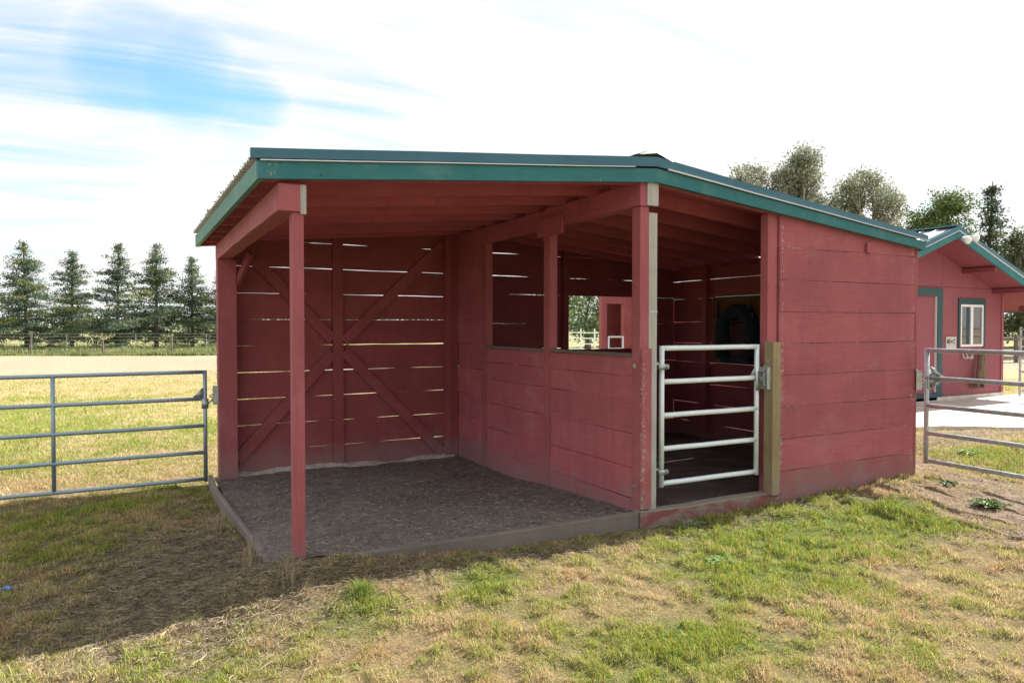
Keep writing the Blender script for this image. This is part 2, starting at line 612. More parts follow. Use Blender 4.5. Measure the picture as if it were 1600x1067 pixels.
def vnoise(x, y, s, seed=0):
    """smooth value noise, numpy"""
    x = np.asarray(x, float) / s + seed * 17.3
    y = np.asarray(y, float) / s + seed * 9.7
    xi, yi = np.floor(x), np.floor(y)
    xf, yf = x - xi, y - yi

    def h(a, b_):
        q = np.sin(a * 127.1 + b_ * 311.7 + seed * 74.7) * 43758.5453
        return q - np.floor(q)
    u_, v_ = xf * xf * (3 - 2 * xf), yf * yf * (3 - 2 * yf)
    return (h(xi, yi) * (1 - u_) + h(xi + 1, yi) * u_) * (1 - v_) + (h(xi, yi + 1) * (1 - u_) + h(xi + 1, yi + 1) * u_) * v_


def fbm(x, y, s, seed=0, o=4):
    r_ = 0
    a = 0.5
    for k in range(o):
        r_ = r_ + a * vnoise(x, y, s, seed + k)
        s *= 0.5
        a *= 0.5
    return r_ / (1 - 0.5 ** o)


def sstep(v, a, b_):
    q = np.clip((v - a) / (b_ - a), 0, 1)
    return q * q * (3 - 2 * q)


def clump(x, y):
    return sstep(0.6 * vnoise(x, y, .13, 24) + .4 * vnoise(x, y, .06, 25) + .25 * (vnoise(x, y, .35, 26) - .5), .25, .72)


def height(x, y):
    x = np.asarray(x, float)
    y = np.asarray(y, float)
    z = -0.135 + 0 * x
    z = z - 0.10 * sstep(y, 0.6, 3.4) * (1 - sstep(x, -1, 4))          # falls to the field at the left
    z = z + 0.13 * sstep(x, 4.2, 6.6) * sstep(y, -3, 0.2)                # up to the concrete pad
    z = z + 0.085 * np.exp(-(((x + 2.75) / 0.8) ** 2 + ((y + 0.1) / 0.45) ** 2))  # straw mound at the near post
    z = z + 0.06 * sstep(x, 1.8, 3.9) * np.exp(-((y + 0.1) / 0.7) ** 2)
    z = z + .070 * (1 - sstep(x, -2.6, -.3)) * sstep(x, -3.4, -2.8) * np.exp(-((y + .15) / .35) ** 2)
    z = z + .022 * (clump(x, y) - .5) * (1 - sstep(np.hypot(x + 1, y + 2), 6, 9))
    near = 1 / (1 + ((x + 1) ** 2 + (y + 1) ** 2) / 300.0)
    z = z + (fbm(x, y, 0.45, 3, 3) - 0.5) * 0.05 * near + (fbm(x, y, 2.6, 5, 2) - 0.5) * 0.05
    z = z + (fbm(x, y, 25.0, 8, 2) - 0.5) * 0.25 * sstep(np.hypot(x, y), 12, 60)
    return z


def inside(x, y, m_=0.0):
    return (x > -2.93 - m_) & (x < 3.70 + m_) & (y > -0.02 - m_) & (y < 3.86 + m_)


CONC = [(6.1, 2.55), (5.9, 1.75), (6.9, 1.55), (8.2, .55), (9.6, -.6), (13.5, -1.2), (15, 1.5), (13.4, 3.65), (6.1, 3.65)]


def in_conc(x, y):
    ins = np.zeros(np.shape(x), bool)
    n = len(CONC)
    for i in range(n):
        x0, y0 = CONC[i]
        x1, y1 = CONC[(i + 1) % n]
        c_ = ((y0 > y) != (y1 > y)) & (x < (x1 - x0) * (y - y0) / (y1 - y0 + 1e-9) + x0)
        ins ^= c_
    return ins


# patches read off the lawn: (x, y, radius, amount)
GREEN = [(-2.45, -.60, .3, .8), (-1.72, -.55, .40, 1.0), (-1.2, -.35, .35, .3), (.55, -.75, .6, .9), (.2, -1.15, .5, .7), (1.3, -.55, .6, .85), (2.0, -.35, .5, .7),
         (2.3, -.8, .5, .9), (2.6, -.6, .35, .6), (1.8, -1.0, .5, .5), (-4.6, 2.2, .4, .3), (-3.9, 1.5, .3, .25), (-5.0, 1.2, .5, .2), (-4.3, .6, .4, .2),
         (-4.5, -.3, .5, .6), (-3.8, 3.1, .4, .3), (-1.5, -2.6, .6, .25), (-2.9, -2.2, .5, .2), (5.2, .4, .7, .7), (6.4, -.4, .8, .7), (4.9, -.3, .5, .45), (-4.7, 3.2, .6, .4),
         (-6.5, 10.5, 4, .5), (-9, 12, 4, .5), (-4.5, 9, 3, .4)]
BARE = [(-4.4, 1.6, 1.0, .15), (3.1, -1.5, .65, .9), (3.6, -1.0, .55, .7), (2.5, -1.9, .4, .6), (-.15, -.2, .4, .5), (-1.2, -.25, .5, .4), (-3.2, .9, .55, .8), (-3.0, .2, .5, .9), (-3.4, .4, .5, .55), (-3.2, 1.8, .45, .65),
        (-4.25, .3, .35, .6), (-3.3, 2.7, .4, .5), (.5, -1.5, .3, .6), (4.3, .3, .5, .7), (5.3, 1.1, .9, 1.0), (6.8, .9, .8, .9), (8.0, .1, .8, .8), (4.2, -.8, .5, .6), (1.9, -.1, .5, .4), (-2.3, -1.9, .3, .4), (2.9, -.25, .4, .4),
        (-3.9, -.25, .35, .5), (3.3, -2.5, .5, .5), (-2.2, -.28, .5, .5), (-3.6, -.1, .5, .4)]


def cover_fn(x, y):
    """greenness and bareness of the turf"""
    g_ = (fbm(x, y, 1.1, 21, 4) - 0.52) * 2.0 + (fbm(x, y, 0.22, 31, 3) - 0.5) * 1.0 + 0.05
    b_ = (fbm(x, y, 0.8, 41, 4) - 0.62) * 2.6
    for (a, c_, r_, w) in GREEN:
        k_ = np.exp(-((x - a) ** 2 + (y - c_) ** 2) / (r_ * r_))
        g_ = g_ + w * k_
        b_ = b_ - 0.5 * w * k_
    for (a, c_, r_, w) in BARE:
        k_ = np.exp(-((x - a) ** 2 + (y - c_) ** 2) / (r_ * r_))
        b_ = b_ + w * k_
        g_ = g_ - 0.6 * w * k_
    dep = (x - CX) * _sa + (y - CY) * _ca
    dry = sstep(dep + (fbm(x, y, 9, 51, 3) - .5) * 6, 21, 27) * (1 - sstep(dep, 41.5, 43))
    left = sstep(-x, 0, 4)
    g_ = g_ + 0.22 * sstep(dep, 8, 12) * left * (1 - dry) - 1.3 * dry
    b_ = b_ - 0.4 * sstep(dep, 9, 14)
    g_ = g_ + 0.9 * sstep(dep, 42, 44)
    return np.clip(g_, 0, 1), np.clip(b_, 0, 1), dry


def ground_color(x, y):
    g_, b_, dry = cover_fn(x, y)
    soil = np.array([0.235, 0.180, 0.135])
    thatch = np.array([0.230, 0.175, 0.095])
    turf = np.array([0.120, 0.150, 0.045])
    pale = np.array([0.375, 0.325, 0.235]) * (0.93 + .22 * (fbm(x, y * 1.0, 3.0, 57, 4) - .4))[:, None]
    c_ = thatch[None] * np.ones((x.size, 1))
    c_ = c_ * (1 - g_[:, None]) + turf * g_[:, None]
    c_ = c_ * (1 - b_[:, None]) + soil * b_[:, None]
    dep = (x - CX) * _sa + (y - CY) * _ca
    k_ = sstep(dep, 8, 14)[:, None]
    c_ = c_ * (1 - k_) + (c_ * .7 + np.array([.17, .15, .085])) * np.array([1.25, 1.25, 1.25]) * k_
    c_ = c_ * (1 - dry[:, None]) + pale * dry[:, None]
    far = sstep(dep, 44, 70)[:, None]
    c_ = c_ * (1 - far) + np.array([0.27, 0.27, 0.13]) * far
    damp = np.exp(-(((x + 3.5) / 0.9) ** 2 + ((y - 0.7) / 1.3) ** 2))[:, None]
    c_ = c_ * (1 - 0.35 * damp)
    return c_


def warp_axis(lo, hi, step, far):
    a = list(np.arange(lo, hi + 1e-6, step))
    s = step
    x = hi
    right = []
    while x < far:
        s *= 1.13
        x += s
        right.append(x)
    s = step
    x = lo
    left = []
    while x > -far:
        s *= 1.13
        x -= s
        left.append(x)
    return np.array(left[::-1] + a + right)


# ------------------------------------------------------------------ ground sheet
gx = warp_axis(-6.0, 6.5, 0.035, 1500)
gy = warp_axis(-3.2, 4.2, 0.035, 1500)
X, Y = np.meshgrid(gx, gy)
xs, ys = X.ravel(), Y.ravel()
zs = height(xs, ys)
fl = inside(xs, ys, -0.03)
fl &= ~((xs < -2.62) & (ys < .85))
zs[fl] = -0.40
nc_ = (xs < -2.62) & (ys < .85) & (xs > -2.88) & (ys > .02)
zs[nc_] -= .03
zs[in_conc(xs, ys)] = -0.16
co = np.stack([xs, ys, zs], 1)
nx, ny = len(gx), len(gy)
idx = np.arange(nx * ny).reshape(ny, nx)
quads = np.stack([idx[:-1, :-1], idx[:-1, 1:], idx[1:, 1:], idx[1:, :-1]], -1).reshape(-1, 4)


def np_mesh(name, co, faces, col=None, mat=None, parent=None, kind=None, smooth=False):
    me = bpy.data.meshes.new(name)
    if parent is not None:
        co = co - np.array(origin_of(parent))
    me.vertices.add(len(co))
    me.vertices.foreach_set('co', np.ascontiguousarray(co, dtype=np.float32).ravel())
    tot = sum(f.size for f in faces)
    me.loops.add(tot)
    me.loops.foreach_set('vertex_index', np.concatenate([f.ravel() for f in faces]).astype(np.int32))
    starts = []
    p = 0
    cnt = 0
    for f in faces:
        k_ = f.shape[1]
        starts.append(p + np.arange(len(f)) * k_)
        p += f.size
        cnt += len(f)
    me.polygons.add(cnt)
    me.polygons.foreach_set('loop_start', np.concatenate(starts).astype(np.int32))
    if smooth:
        me.polygons.foreach_set('use_smooth', np.ones(cnt, bool))
    me.update(calc_edges=True)
    if col is not None:
        a = me.attributes.new('gcol', 'FLOAT_COLOR', 'POINT')
        c4 = np.ones((len(co), 4), np.float32)
        c4[:, :3] = col
        a.data.foreach_set('color', c4.ravel())
    me.materials.append(MATS[mat])
    o = bpy.data.objects.new(name, me)
    scene.collection.objects.link(o)
    if parent is not None:
        o.parent = parent
    return o


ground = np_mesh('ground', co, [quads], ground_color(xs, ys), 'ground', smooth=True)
tag(ground, 'flat paddock ground of dry turf and bare soil', 'ground', kind='structure')

# concrete pad
bm = bmesh.new()
top = [bm.verts.new((x, y, 0.045)) for x, y in CONC]
bot = [bm.verts.new((x, y, -0.25)) for x, y in CONC]
bm.faces.new(top)
for i in range(len(CONC)):
    j = (i + 1) % len(CONC)
    bm.faces.new((top[j], top[i], bot[i], bot[j]))
bmesh.ops.recalc_face_normals(bm, faces=bm.faces)
tag(finish('concrete_pad', bm, 'concrete'), 'pale concrete pad in front of the red workshop', 'paving', kind='structure')

# dirt floor of the open bay and mat floor of the stall


def sheet(name, x0, x1, y0, y1, step, zf, mat):
    ax = np.arange(x0, x1 + 1e-6, step)
    ay = np.arange(y0, y1 + 1e-6, step)
    X_, Y_ = np.meshgrid(ax, ay)
    Z_ = zf(X_.ravel(), Y_.ravel())
    id_ = np.arange(len(ax) * len(ay)).reshape(len(ay), len(ax))
    q = np.stack([id_[:-1, :-1], id_[:-1, 1:], id_[1:, 1:], id_[1:, :-1]], -1).reshape(-1, 4)
    return np_mesh(name, np.stack([X_.ravel(), Y_.ravel(), Z_], 1), [q], None, mat, smooth=True)


def dirt_z(x, y):
    w_ = sstep(-x, 2.70, 2.88) * (1 - sstep(y, .6, .95))
    return w_ * (height(x, y) - .008) + (1 - w_) * (-0.045 - 0.105 * sstep(y, 0.2, 2.8) + 0.06 * np.exp(-(((x + 2.7) / .5) ** 2 + (y / .4) ** 2))
            + (fbm(x, y, .3, 61, 4) - .5) * .035 + (fbm(x, y, 1.2, 66, 2) - .5) * .04)


tag(sheet('dirt_floor', -2.90, 0.06, 0.0, 3.82, 0.03, dirt_z, 'dirt'), 'dark trampled dirt floor of the open bay', 'ground', kind='structure')
tag(sheet('stall_floor', 0.08, 3.70, 0.03, 3.82, 0.05, lambda x, y: -0.07 - 0.04 * sstep(y, .5, 3.5) + (fbm(x, y, .6, 71, 3) - .5) * .03, 'mat_floor'),
    'dusty dark floor inside the gated stall', 'ground', kind='structure')

# ------------------------------------------------------------------ the shelter
sh = empty('horse_shelter', (0.4, 1.9, -0.13), 'red plank horse shelter with green fascia, open bay at left and gated stall at right', 'horse shelter')
WX = lambda u, d, z: (u, d, z)


def zt_front_right(u):      # underside of fascia / rafters at the right slope
    return 2.70 - 0.0985 * (u - 0.13) + 0.05


def zt_left(u):
    return 2.424 + .0885 * (u + 2.984) + 0.13


YB = 3.80
# rear wall: both bays, with a window hole in the stall
bm = bmesh.new()
bz = [-0.22, .104 - .0] + [0.104 + .3 * k for k in range(1, 9)]
bz = [-0.30] + [0.100 + .3 * k for k in range(0, 10)]


def cut_back(u, z):
    return 1.70 < u < 2.86 and 1.12 < z < 1.97


def zt_back(u):
    return min(2.555 + .0885 * (u + 2.984), 2.835 - .0985 * (u - .13))


board_wall(bm, lambda u, d, z: (u, YB + d, z), -2.84, 0.06, bz, 0.024, 0.0052, 0.0036, None, 0.14, 5, zt_back)
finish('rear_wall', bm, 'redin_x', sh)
bm = bmesh.new()
bz2 = [-0.30, 0.10, .40, .70, 1.0, 1.215, 1.56, 1.955, 2.2, 2.5, 2.8, 3.0]
board_wall(bm, lambda u, d, z: (u, YB + d, z), 0.06, 1.70, bz2, 0.024, 0.005, 0.0045, None, 0.12, 9, zt_back)
board_wall(bm, lambda u, d, z: (u, YB + d, z), 2.90, 3.70, bz2, 0.024, 0.004, 0.004, None, 0.12, 10, zt_back)
board_wall(bm, lambda u, d, z: (u, YB + d, z), 1.70, 2.90, [-.3, .1, .4, .7, 1.0, 1.195], 0.024, 0.004, 0.003, None, 0.12, 11, zt_back)
board_wall(bm, lambda u, d, z: (u, YB + d, z), 1.70, 2.90, [1.955, 2.2, 2.5, 2.8], 0.024, 0.005, 0.004, None, 0.12, 12, zt_back)
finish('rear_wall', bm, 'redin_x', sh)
for x0, x1 in ((1.63, 1.715), (2.90, 2.985)):
    single('window_stud', 'redin_z', sh, (x0, x1, YB - .085, YB - .006, -.2, 2.60))

# side wall (right): boards with light gaps
XR = 3.70
bm = bmesh.new()
sz = [-0.25, .10, .385, .68, .99, 1.27, 1.585, 1.93, 2.2, 2.44]
board_wall(bm, lambda u, d, z: (XR + d, u, z), 0.02, 2.02, sz, 0.024, 0.005, 0.0035, None, 0.12, 21)
board_wall(bm, lambda u, d, z: (XR + d, u, z), 2.94, YB, sz, 0.024, 0.006, 0.0045, None, 0.12, 22)
board_wall(bm, lambda u, d, z: (XR + d, u, z), 2.02, 2.94, [-.25, .10, .385, .68, .995], 0.024, 0.006, 0.002, None, 0.12, 23)
board_wall(bm, lambda u, d, z: (XR + d, u, z), 2.02, 2.94, [1.945, 2.2, 2.44], 0.024, 0.005, 0.002, None, 0.12, 24)
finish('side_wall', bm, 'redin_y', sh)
single('wall_stud', 'redin_z', sh, (XR - .09, XR - .006, 3.02, 3.10, -.15, 2.38))
single('wall_stud', 'redin_z', sh, (XR - .09, XR - .006, 1.92, 2.01, -.15, 2.36))
# framed opening in the side wall
f = single('window_frame', 'ochre_ply', sh, (XR - .035, XR - .005, 2.03, 2.93, 1.86, 1.935), (XR - .035, XR - .005, 2.03, 2.93, 1.0, 1.075),
           (XR - .035, XR - .005, 2.85, 2.93, 1.076, 1.859), (XR - .035, XR - .005, 2.03, 2.10, 1.076, 1.859))
single('shutter', 'ochre_ply', f, (XR + .005, XR + .02, 2.03, 2.93, 1.0, 1.935))

# front wall of the stall
bm = bmesh.new()
fz = [-0.20, .159, .459, .759, 1.059, 1.359, 1.659, 1.959, 2.26, 2.60]
board_wall(bm, lambda u, d, z: (u, 0.004 + d, z), 1.655, 3.735, fz, 0.030, 0.0035, 0.0022, None, 0.16, 31, zt_front_right)
board_wall(bm, lambda u, d, z: (u, 0.036 + d, z), 1.66, 3.69, [-.2, .9, 1.9, 2.6], 0.008, 0.0005, 0.0, None, 0.5, 32, lambda u: zt_front_right(u) - .01)
finish('front_wall', bm, 'red_front', sh)
single('corner_board', 'red_z', sh, (3.736, 3.768, 0.0, 0.12, -0.16, 2.40))
single('wall_peg', 'red_z', sh, (2.89, 2.955, -0.026, 0.0, 2.265, 2.36), bevel=.004)

# partition between the bays
PX = 0.012
bm = bmesh.new()
pz = [-0.25, .07, .33, .62, .90, 1.10, 1.262]
pzf = [-0.25, .10, .385, .68, 1.0, 1.30, 1.6, 1.93, 2.25, 2.52]
board_wall(bm, lambda u, d, z: (PX + .012 + d, u, z), 0.10, 1.43, pz, 0.028, 0.003, 0.003, None, 0.14, 41)
board_wall(bm, lambda u, d, z: (PX + .012 + d, u, z), 1.53, 2.88, pz, 0.028, 0.003, 0.003, None, 0.14, 42)
board_wall(bm, lambda u, d, z: (PX + .012 + d, u, z), 3.00, YB - .09, pzf, 0.028, 0.003, 0.003, None, 0.14, 43)
finish('partition_wall', bm, 'red_part_lit', sh)
for y0, y1 in ((0.112, 1.425), (1.555, 2.875)):
    o_ = single('wall_cap', 'weathered_y', sh, (PX - .012, PX + .062, y0, y1, 1.264, 1.292), bevel=.004)

# posts


def post(x0, x1, y0, y1, z0, z1, mat='red_z', label=None, bev=.005):
    return single('post', mat, sh, (x0, x1, y0, y1, z0, z1), bevel=bev, label=label)


post(-2.770, -2.698, 0.0, 0.09, -0.06, 2.243)
post(-2.862, -2.672, 3.60, 3.775, -0.24, 2.243)
post(PX, PX + .088, 0.0, 0.105, -0.01, 2.505)
post(PX, PX + .09, 1.432, 1.545, -0.25, 2.505)
post(PX, PX + .09, 2.885, 2.995, -0.25, 2.505)
single('facing_board', 'red_chip', sh, (PX + .004, PX + .105, -0.024, -0.0015, 0.005, 1.335), bevel=.003)
post(PX + .091, PX + .178, 0.0, 0.085, -0.02, 2.46, 'weathered_z', 'unpainted weathered grey gate jamb post')
post(1.52, 1.642, 0.025, 0.11, -0.06, 2.56)
single('post', 'treated_z', sh, (1.475, 1.575, -0.085, 0.015, -0.03, 1.375), bevel=.006, label='short unpainted tan wooden gate post')
single('wall_stud', 'redin_z', sh, (-1.580, -1.458, YB - .045, YB - .006, -.22, 2.56))
single('wall_stud', 'redin_z', sh, (-0.155, -0.075, YB - .09, YB - .006, -.22, 2.68))
single('wall_stud', 'redin_z', sh, (-.07, PX + .01, YB - .088, YB - .006, -.22, 2.68))

# beams


def beam(name, mat, x0, x1, y0, y1, zl, zh, label=None, bow=0.0):
    bm = bmesh.new()
    n = 14
    rings = []
    for j in range(n + 1):
        y = y0 + (y1 - y0) * j / n
        dz = bow * math.sin(math.pi * j / n) + 0.003 * math.sin(j * 1.7)
        rings.append([bm.verts.new(p) for p in ((x0, y, zl + dz), (x1, y, zl + dz), (x1, y, zh + dz * .3), (x0, y, zh + dz * .3))])
    for a, c_ in zip(rings, rings[1:]):
        for k_ in range(4):
            bm.faces.new((a[k_], a[(k_ + 1) % 4], c_[(k_ + 1) % 4], c_[k_]))
    bm.faces.new(rings[0][::-1])
    bm.faces.new(rings[-1])
    bmesh.ops.recalc_face_normals(bm, faces=bm.faces)
    lay = tint_layer(bm)
    tv = random.random()
    for vv in bm.verts:
        vv[lay] = tv
    o_ = finish(name, bm, mat, sh, bevel=.003)
    if label:
        o_['label'] = label
    return o_


beam('beam', 'red_y', -2.856, -2.722, -0.02, 3.86, 2.247, 2.418, None, 0.012)
single('beam_block', 'weathered_z', sh, (-2.7205, -2.682, -.012, .22, 2.235, 2.42))
beam('beam', 'redtop_y', PX - .012, PX + .05, -0.016, 1.50, 2.508, 2.70)
beam('beam', 'redtop_y', PX - .004, PX + .05, 1.502, 3.79, 2.498, 2.69)
beam('beam', 'redtop_y', PX + .053, PX + .165, 0.012, 3.79, 2.525, 2.70)
single('beam_block', 'weathered_z', sh, (PX + .053, PX + .165, -.03, .0095, 2.515, 2.70), label='bare grey beam end under the ridge')
# splice block over the middle post
single('splice_block', 'redtop_y', sh, (PX - .04, PX - .0135, 1.15, 1.62, 2.42, 2.60))
# knee brace on the rear left post
bm = bmesh.new()
obox(bm, (-2.66, 3.66, 1.98), (-2.56, 3.30, 2.30), 0.04, 0.09, (0, 0, 1))
finish('knee_brace', bm, 'redin_z', sh, bevel=.003)
# X bracing of the rear wall
for (a, c_) in (((-2.66, 0.02), (-1.585, 1.20)), ((-1.45, 1.34), (-0.17, 2.56)), ((-2.47, 2.28), (-1.585, 1.36)), ((-1.45, 1.22), (-.17, -.12))):
    bm = bmesh.new()
    obox(bm, (a[0], YB - .028, a[1]), (c_[0], YB - .028, c_[1]), 0.036, 0.125, (0, 0, 1))
    lay = tint_layer(bm)
    tv = random.random()
    for vv in bm.verts:
        vv[lay] = tv
    finish('diagonal_brace', bm, 'redin_x', sh, bevel=.003)

# rafters: each a mesh, left and right slopes
YR = [0.03, .59, 1.12, 1.68, 2.20, 2.68, 3.14, 3.62, 4.02]
ZL = lambda x: 2.424 + .0885 * (x + 2.984)
ZR = lambda x: 2.702 - .0985 * (x - .13)
for i, y in enumerate(YR):
    w = 0.038
    for (xa, xb, zf_) in ((-2.97, 0.125, ZL), (0.135, 3.78, ZR)):
        bm = bmesh.new()
        jy = random.uniform(-.01, .01)
        prism8(bm, [(xa, y + jy, zf_(xa)), (xb, y, zf_(xb)), (xb, y + w, zf_(xb)), (xa, y + jy + w, zf_(xa)),
                    (xa, y + jy, zf_(xa) + .133), (xb, y, zf_(xb) + .133), (xb, y + w, zf_(xb) + .133), (xa, y + jy + w, zf_(xa) + .133)])
        lay = tint_layer(bm)
        tv = random.random()
        for vv in bm.verts:
            vv[lay] = tv
        finish('rafter', bm, 'redtop_x', sh)
# underside boarding
for (xa, xb, zf_, nm) in ((-2.98, 0.128, ZL, 'l'), (0.132, 3.79, ZR, 'r')):
    bm = bmesh.new()
    lay = tint_layer(bm)
    y = -.03
    k_ = 0
    while y < 4.05:
        y2 = min(y + .185, 4.06)
        for vv in prism8(bm, [(xa, y, zf_(xa) + .136), (xb, y, zf_(xb) + .136), (xb, y2 - .002, zf_(xb) + .136), (xa, y2 - .002, zf_(xa) + .136),
                              (xa, y, zf_(xa) + .148), (xb, y, zf_(xb) + .148), (xb, y2 - .002, zf_(xb) + .148), (xa, y2 - .002, zf_(xa) + .148)]):
            vv[lay] = random.random()
        y = y2
    finish('roof_deck', bm, 'redtop_x', sh)

# corrugated roof sheet
roof = None
for (xa, xb, zf_, skew) in ((-3.005, 0.13, ZL, -.06), (0.13, 3.86, ZR, 0)):
    ysn = np.arange(-0.03, 4.10, 0.0125)
    prof = 0.009 * np.clip(np.cos(ysn * 2 * math.pi / 0.10) * 1.6, -1, 1)
    n = len(ysn)
    rows = []
    for xv in (xa, xb):
        xx = np.full(n, xv) + (skew * (ysn / 4.1) if xv == xa else 0)
        zz = zf_(xx) + .158 + prof
        rows.append(np.stack([xx, ysn, zz], 1))
        rows.append(np.stack([xx, ysn, zz - .004], 1))
    cc = np.concatenate(rows)
    i0 = np.arange(n - 1)
    q = np.concatenate([np.stack([i0, i0 + 1, i0 + 1 + 2 * n, i0 + 2 * n], 1),
                        np.stack([i0 + n, i0 + 3 * n, i0 + 1 + 3 * n, i0 + 1 + n], 1),
                        np.stack([i0, i0 + n, i0 + n + 1, i0 + 1], 1),
                        np.stack([i0 + 2 * n, i0 + 2 * n + 1, i0 + 3 * n + 1, i0 + 3 * n], 1)])
    roof = np_mesh('roof_sheet', cc, [q], None, 'roof_metal', parent=sh)

# ridge cap
bm = bmesh.new()
for (xa, za, xb, zb_) in ((-.08, 2.905, .13, 2.955), (.13, 2.955, .33, 2.885)):
    prism8(bm, [(xa, -.055, za), (xb, -.055, zb_), (xb, 4.12, zb_), (xa, 4.12, za), (xa, -.055, za + .004), (xb, -.055, zb_ + .004), (xb, 4.12, zb_ + .004), (xa, 4.12, za + .004)])
# bent up front flap
prism8(bm, [(-.05, -.075, 2.905), (.13, -.075, 2.935), (.13, -.058, 2.935), (-.05, -.058, 2.905), (-.02, -.05, 2.93), (.12, -.03, 2.985), (.12, -.024, 2.985), (-.02, -.044, 2.93)])
prism8(bm, [(.13, -.075, 2.935), (.30, -.075, 2.878), (.30, -.058, 2.878), (.13, -.058, 2.935), (.12, -.03, 2.985), (.27, -.05, 2.925), (.27, -.044, 2.925), (.12, -.024, 2.985)])
finish('ridge_cap', bm, 'cap_metal', sh)

# fascia and rake trim on the front


def strip(name, mat, pts, y0, y1, bev=0.0):
    """pts: list of (x, zlow, zhigh)"""
    bm = bmesh.new()
    for (xa, la, ha), (xb, lb, hb) in zip(pts, pts[1:]):
        n = max(1, int((xb - xa) / .5))
        for j in range(n):
            f0, f1 = j / n, (j + 1) / n
            w0 = 0.0015 * math.sin(xa * 3 + j * 1.9)
            w1 = 0.0015 * math.sin(xa * 3 + (j + 1) * 1.9)
            if j == 0:
                w0 = 0
            if j == n - 1:
                w1 = 0
            x_0, x_1 = xa + (xb - xa) * f0, xa + (xb - xa) * f1
            l0, l1 = la + (lb - la) * f0 + w0, la + (lb - la) * f1 + w1
            h0, h1 = ha + (hb - ha) * f0 + w0, ha + (hb - ha) * f1 + w1
            prism8(bm, [(x_0, y0, l0), (x_1, y0, l1), (x_1, y1, l1), (x_0, y1, l0), (x_0, y0, h0), (x_1, y0, h1), (x_1, y1, h1), (x_0, y1, h0)])
    bmesh.ops.remove_doubles(bm, verts=bm.verts, dist=.0005)
    kill = [f_ for f_ in bm.faces if all(len(e.link_faces) > 2 for e in f_.edges)]
    bmesh.ops.delete(bm, geom=kill, context='FACES_ONLY')
    return finish(name, bm, mat, sh)


strip('fascia_board', 'green_x', [(-2.984, 2.424, 2.530), (0.13, 2.702, 2.812), (3.805, 2.337, 2.424)], -0.062, -0.024)
strip('rake_trim', 'trimblue', [(-3.025, 2.545, 2.606), (0.13, 2.828, 2.905), (3.835, 2.437, 2.492)], -0.070, -0.0305)
strip('trim_lip', 'lip_glint', [(-2.97, 2.5335, 2.5405), (-.1, 2.798, 2.804)], -0.080, -0.064)
strip('trim_lip', 'lip_glint', [(.24, 2.807, 2.818), (3.835, 2.428, 2.434)], -0.084, -0.064)
# eave fascia, left
bm = bmesh.new()
lay = tint_layer(bm)
yb = 4.08
prism8(bm, [(-2.986, -.024, 2.424), (-3.045, yb, 2.415), (-3.010, yb, 2.415), (-2.951, -.022, 2.424), (-2.986, -.024, 2.545), (-3.045, yb, 2.54), (-3.010, yb, 2.54), (-2.951, -.022, 2.545)])
for vv in bm.verts:
    vv[lay] = .6
finish('fascia_board', bm, 'green_y', sh)
bm = bmesh.new()
prism8(bm, [(3.80, -.02, 2.33), (3.83, -.02, 2.33), (3.83, 4.06, 2.33), (3.80, 4.06, 2.33), (3.80, -.02, 2.43), (3.83, -.02, 2.43), (3.83, 4.06, 2.43), (3.80, 4.06, 2.43)])
finish('fascia_board', bm, 'green_y', sh)
# rear fascia
bm = bmesh.new()
prism8(bm, [(-3.04, 4.082, 2.42), (.13, 4.082, 2.70), (.13, 4.11, 2.70), (-3.04, 4.11, 2.42), (-3.04, 4.082, 2.54), (.13, 4.082, 2.82), (.13, 4.11, 2.82), (-3.04, 4.11, 2.54)])
prism8(bm, [(.13, 4.082, 2.70), (3.83, 4.082, 2.335), (3.83, 4.11, 2.335), (.13, 4.11, 2.70), (.13, 4.082, 2.82), (3.83, 4.082, 2.43), (3.83, 4.11, 2.43), (.13, 4.11, 2.82)])
finish('fascia_board', bm, 'green_x', sh)
# drifts of leaf litter and lichen lodged along the left eave
bm = bmesh.new()
r_ = random.Random(4)
for i in range(420):
    y = r_.uniform(0.0, 4.05)
    s = r_.uniform(.006, .018)
    c_ = Vector((-2.995 - .06 * y / 4.1 + r_.uniform(-.01, .05), y, 2.582 + r_.uniform(0, .02)))
    vs = [bm.verts.new(c_ + Vector((r_.uniform(-s, s), r_.uniform(-s, s), r_.uniform(-s, s)))) for _ in range(4)]
    bm.faces.new(vs[:3])
    bm.faces.new((vs[0], vs[2], vs[3]))
    bm.faces.new((vs[0], vs[3], vs[1]))
    bm.faces.new((vs[1], vs[3], vs[2]))
finish('leaf_litter', bm, 'cap_metal', sh)['kind'] = 'stuff'

# curb boards around the dirt


def curb(name, mat, pts, th, zlow, label=None, bev=.006):
    """pts: (x, y, ztop) polyline, board of thickness th to its left"""
    bm = bmesh.new()
    n = len(pts)
    prev = None
    for i in range(n):
        a = Vector(pts[max(0, i - 1)][:2])
        c_ = Vector(pts[min(n - 1, i + 1)][:2])
        d = (c_ - a).normalized()
        nr = Vector((-d.y, d.x))
        p = Vector(pts[i][:2])
        zt = pts[i][2]
        q = p + nr * th
        ring = [bm.verts.new(v_) for v_ in ((p.x, p.y, zlow), (q.x, q.y, zlow), (q.x, q.y, zt + random.uniform(-.003, .003)), (p.x, p.y, zt))]
        if prev:
            for k_ in range(4):
                bm.faces.new((prev[k_], prev[(k_ + 1) % 4], ring[(k_ + 1) % 4], ring[k_]))
        else:
            bm.faces.new(ring[::-1])
        prev = ring
    bm.faces.new(prev)
    bmesh.ops.recalc_face_normals(bm, faces=bm.faces)
    lay = tint_layer(bm)
    for vv in bm.verts:
        vv[lay] = random.random() * .3 + .3
    o_ = finish(name, bm, mat, sh, bevel=bev)
    if label:
        o_['label'] = label
    return o_


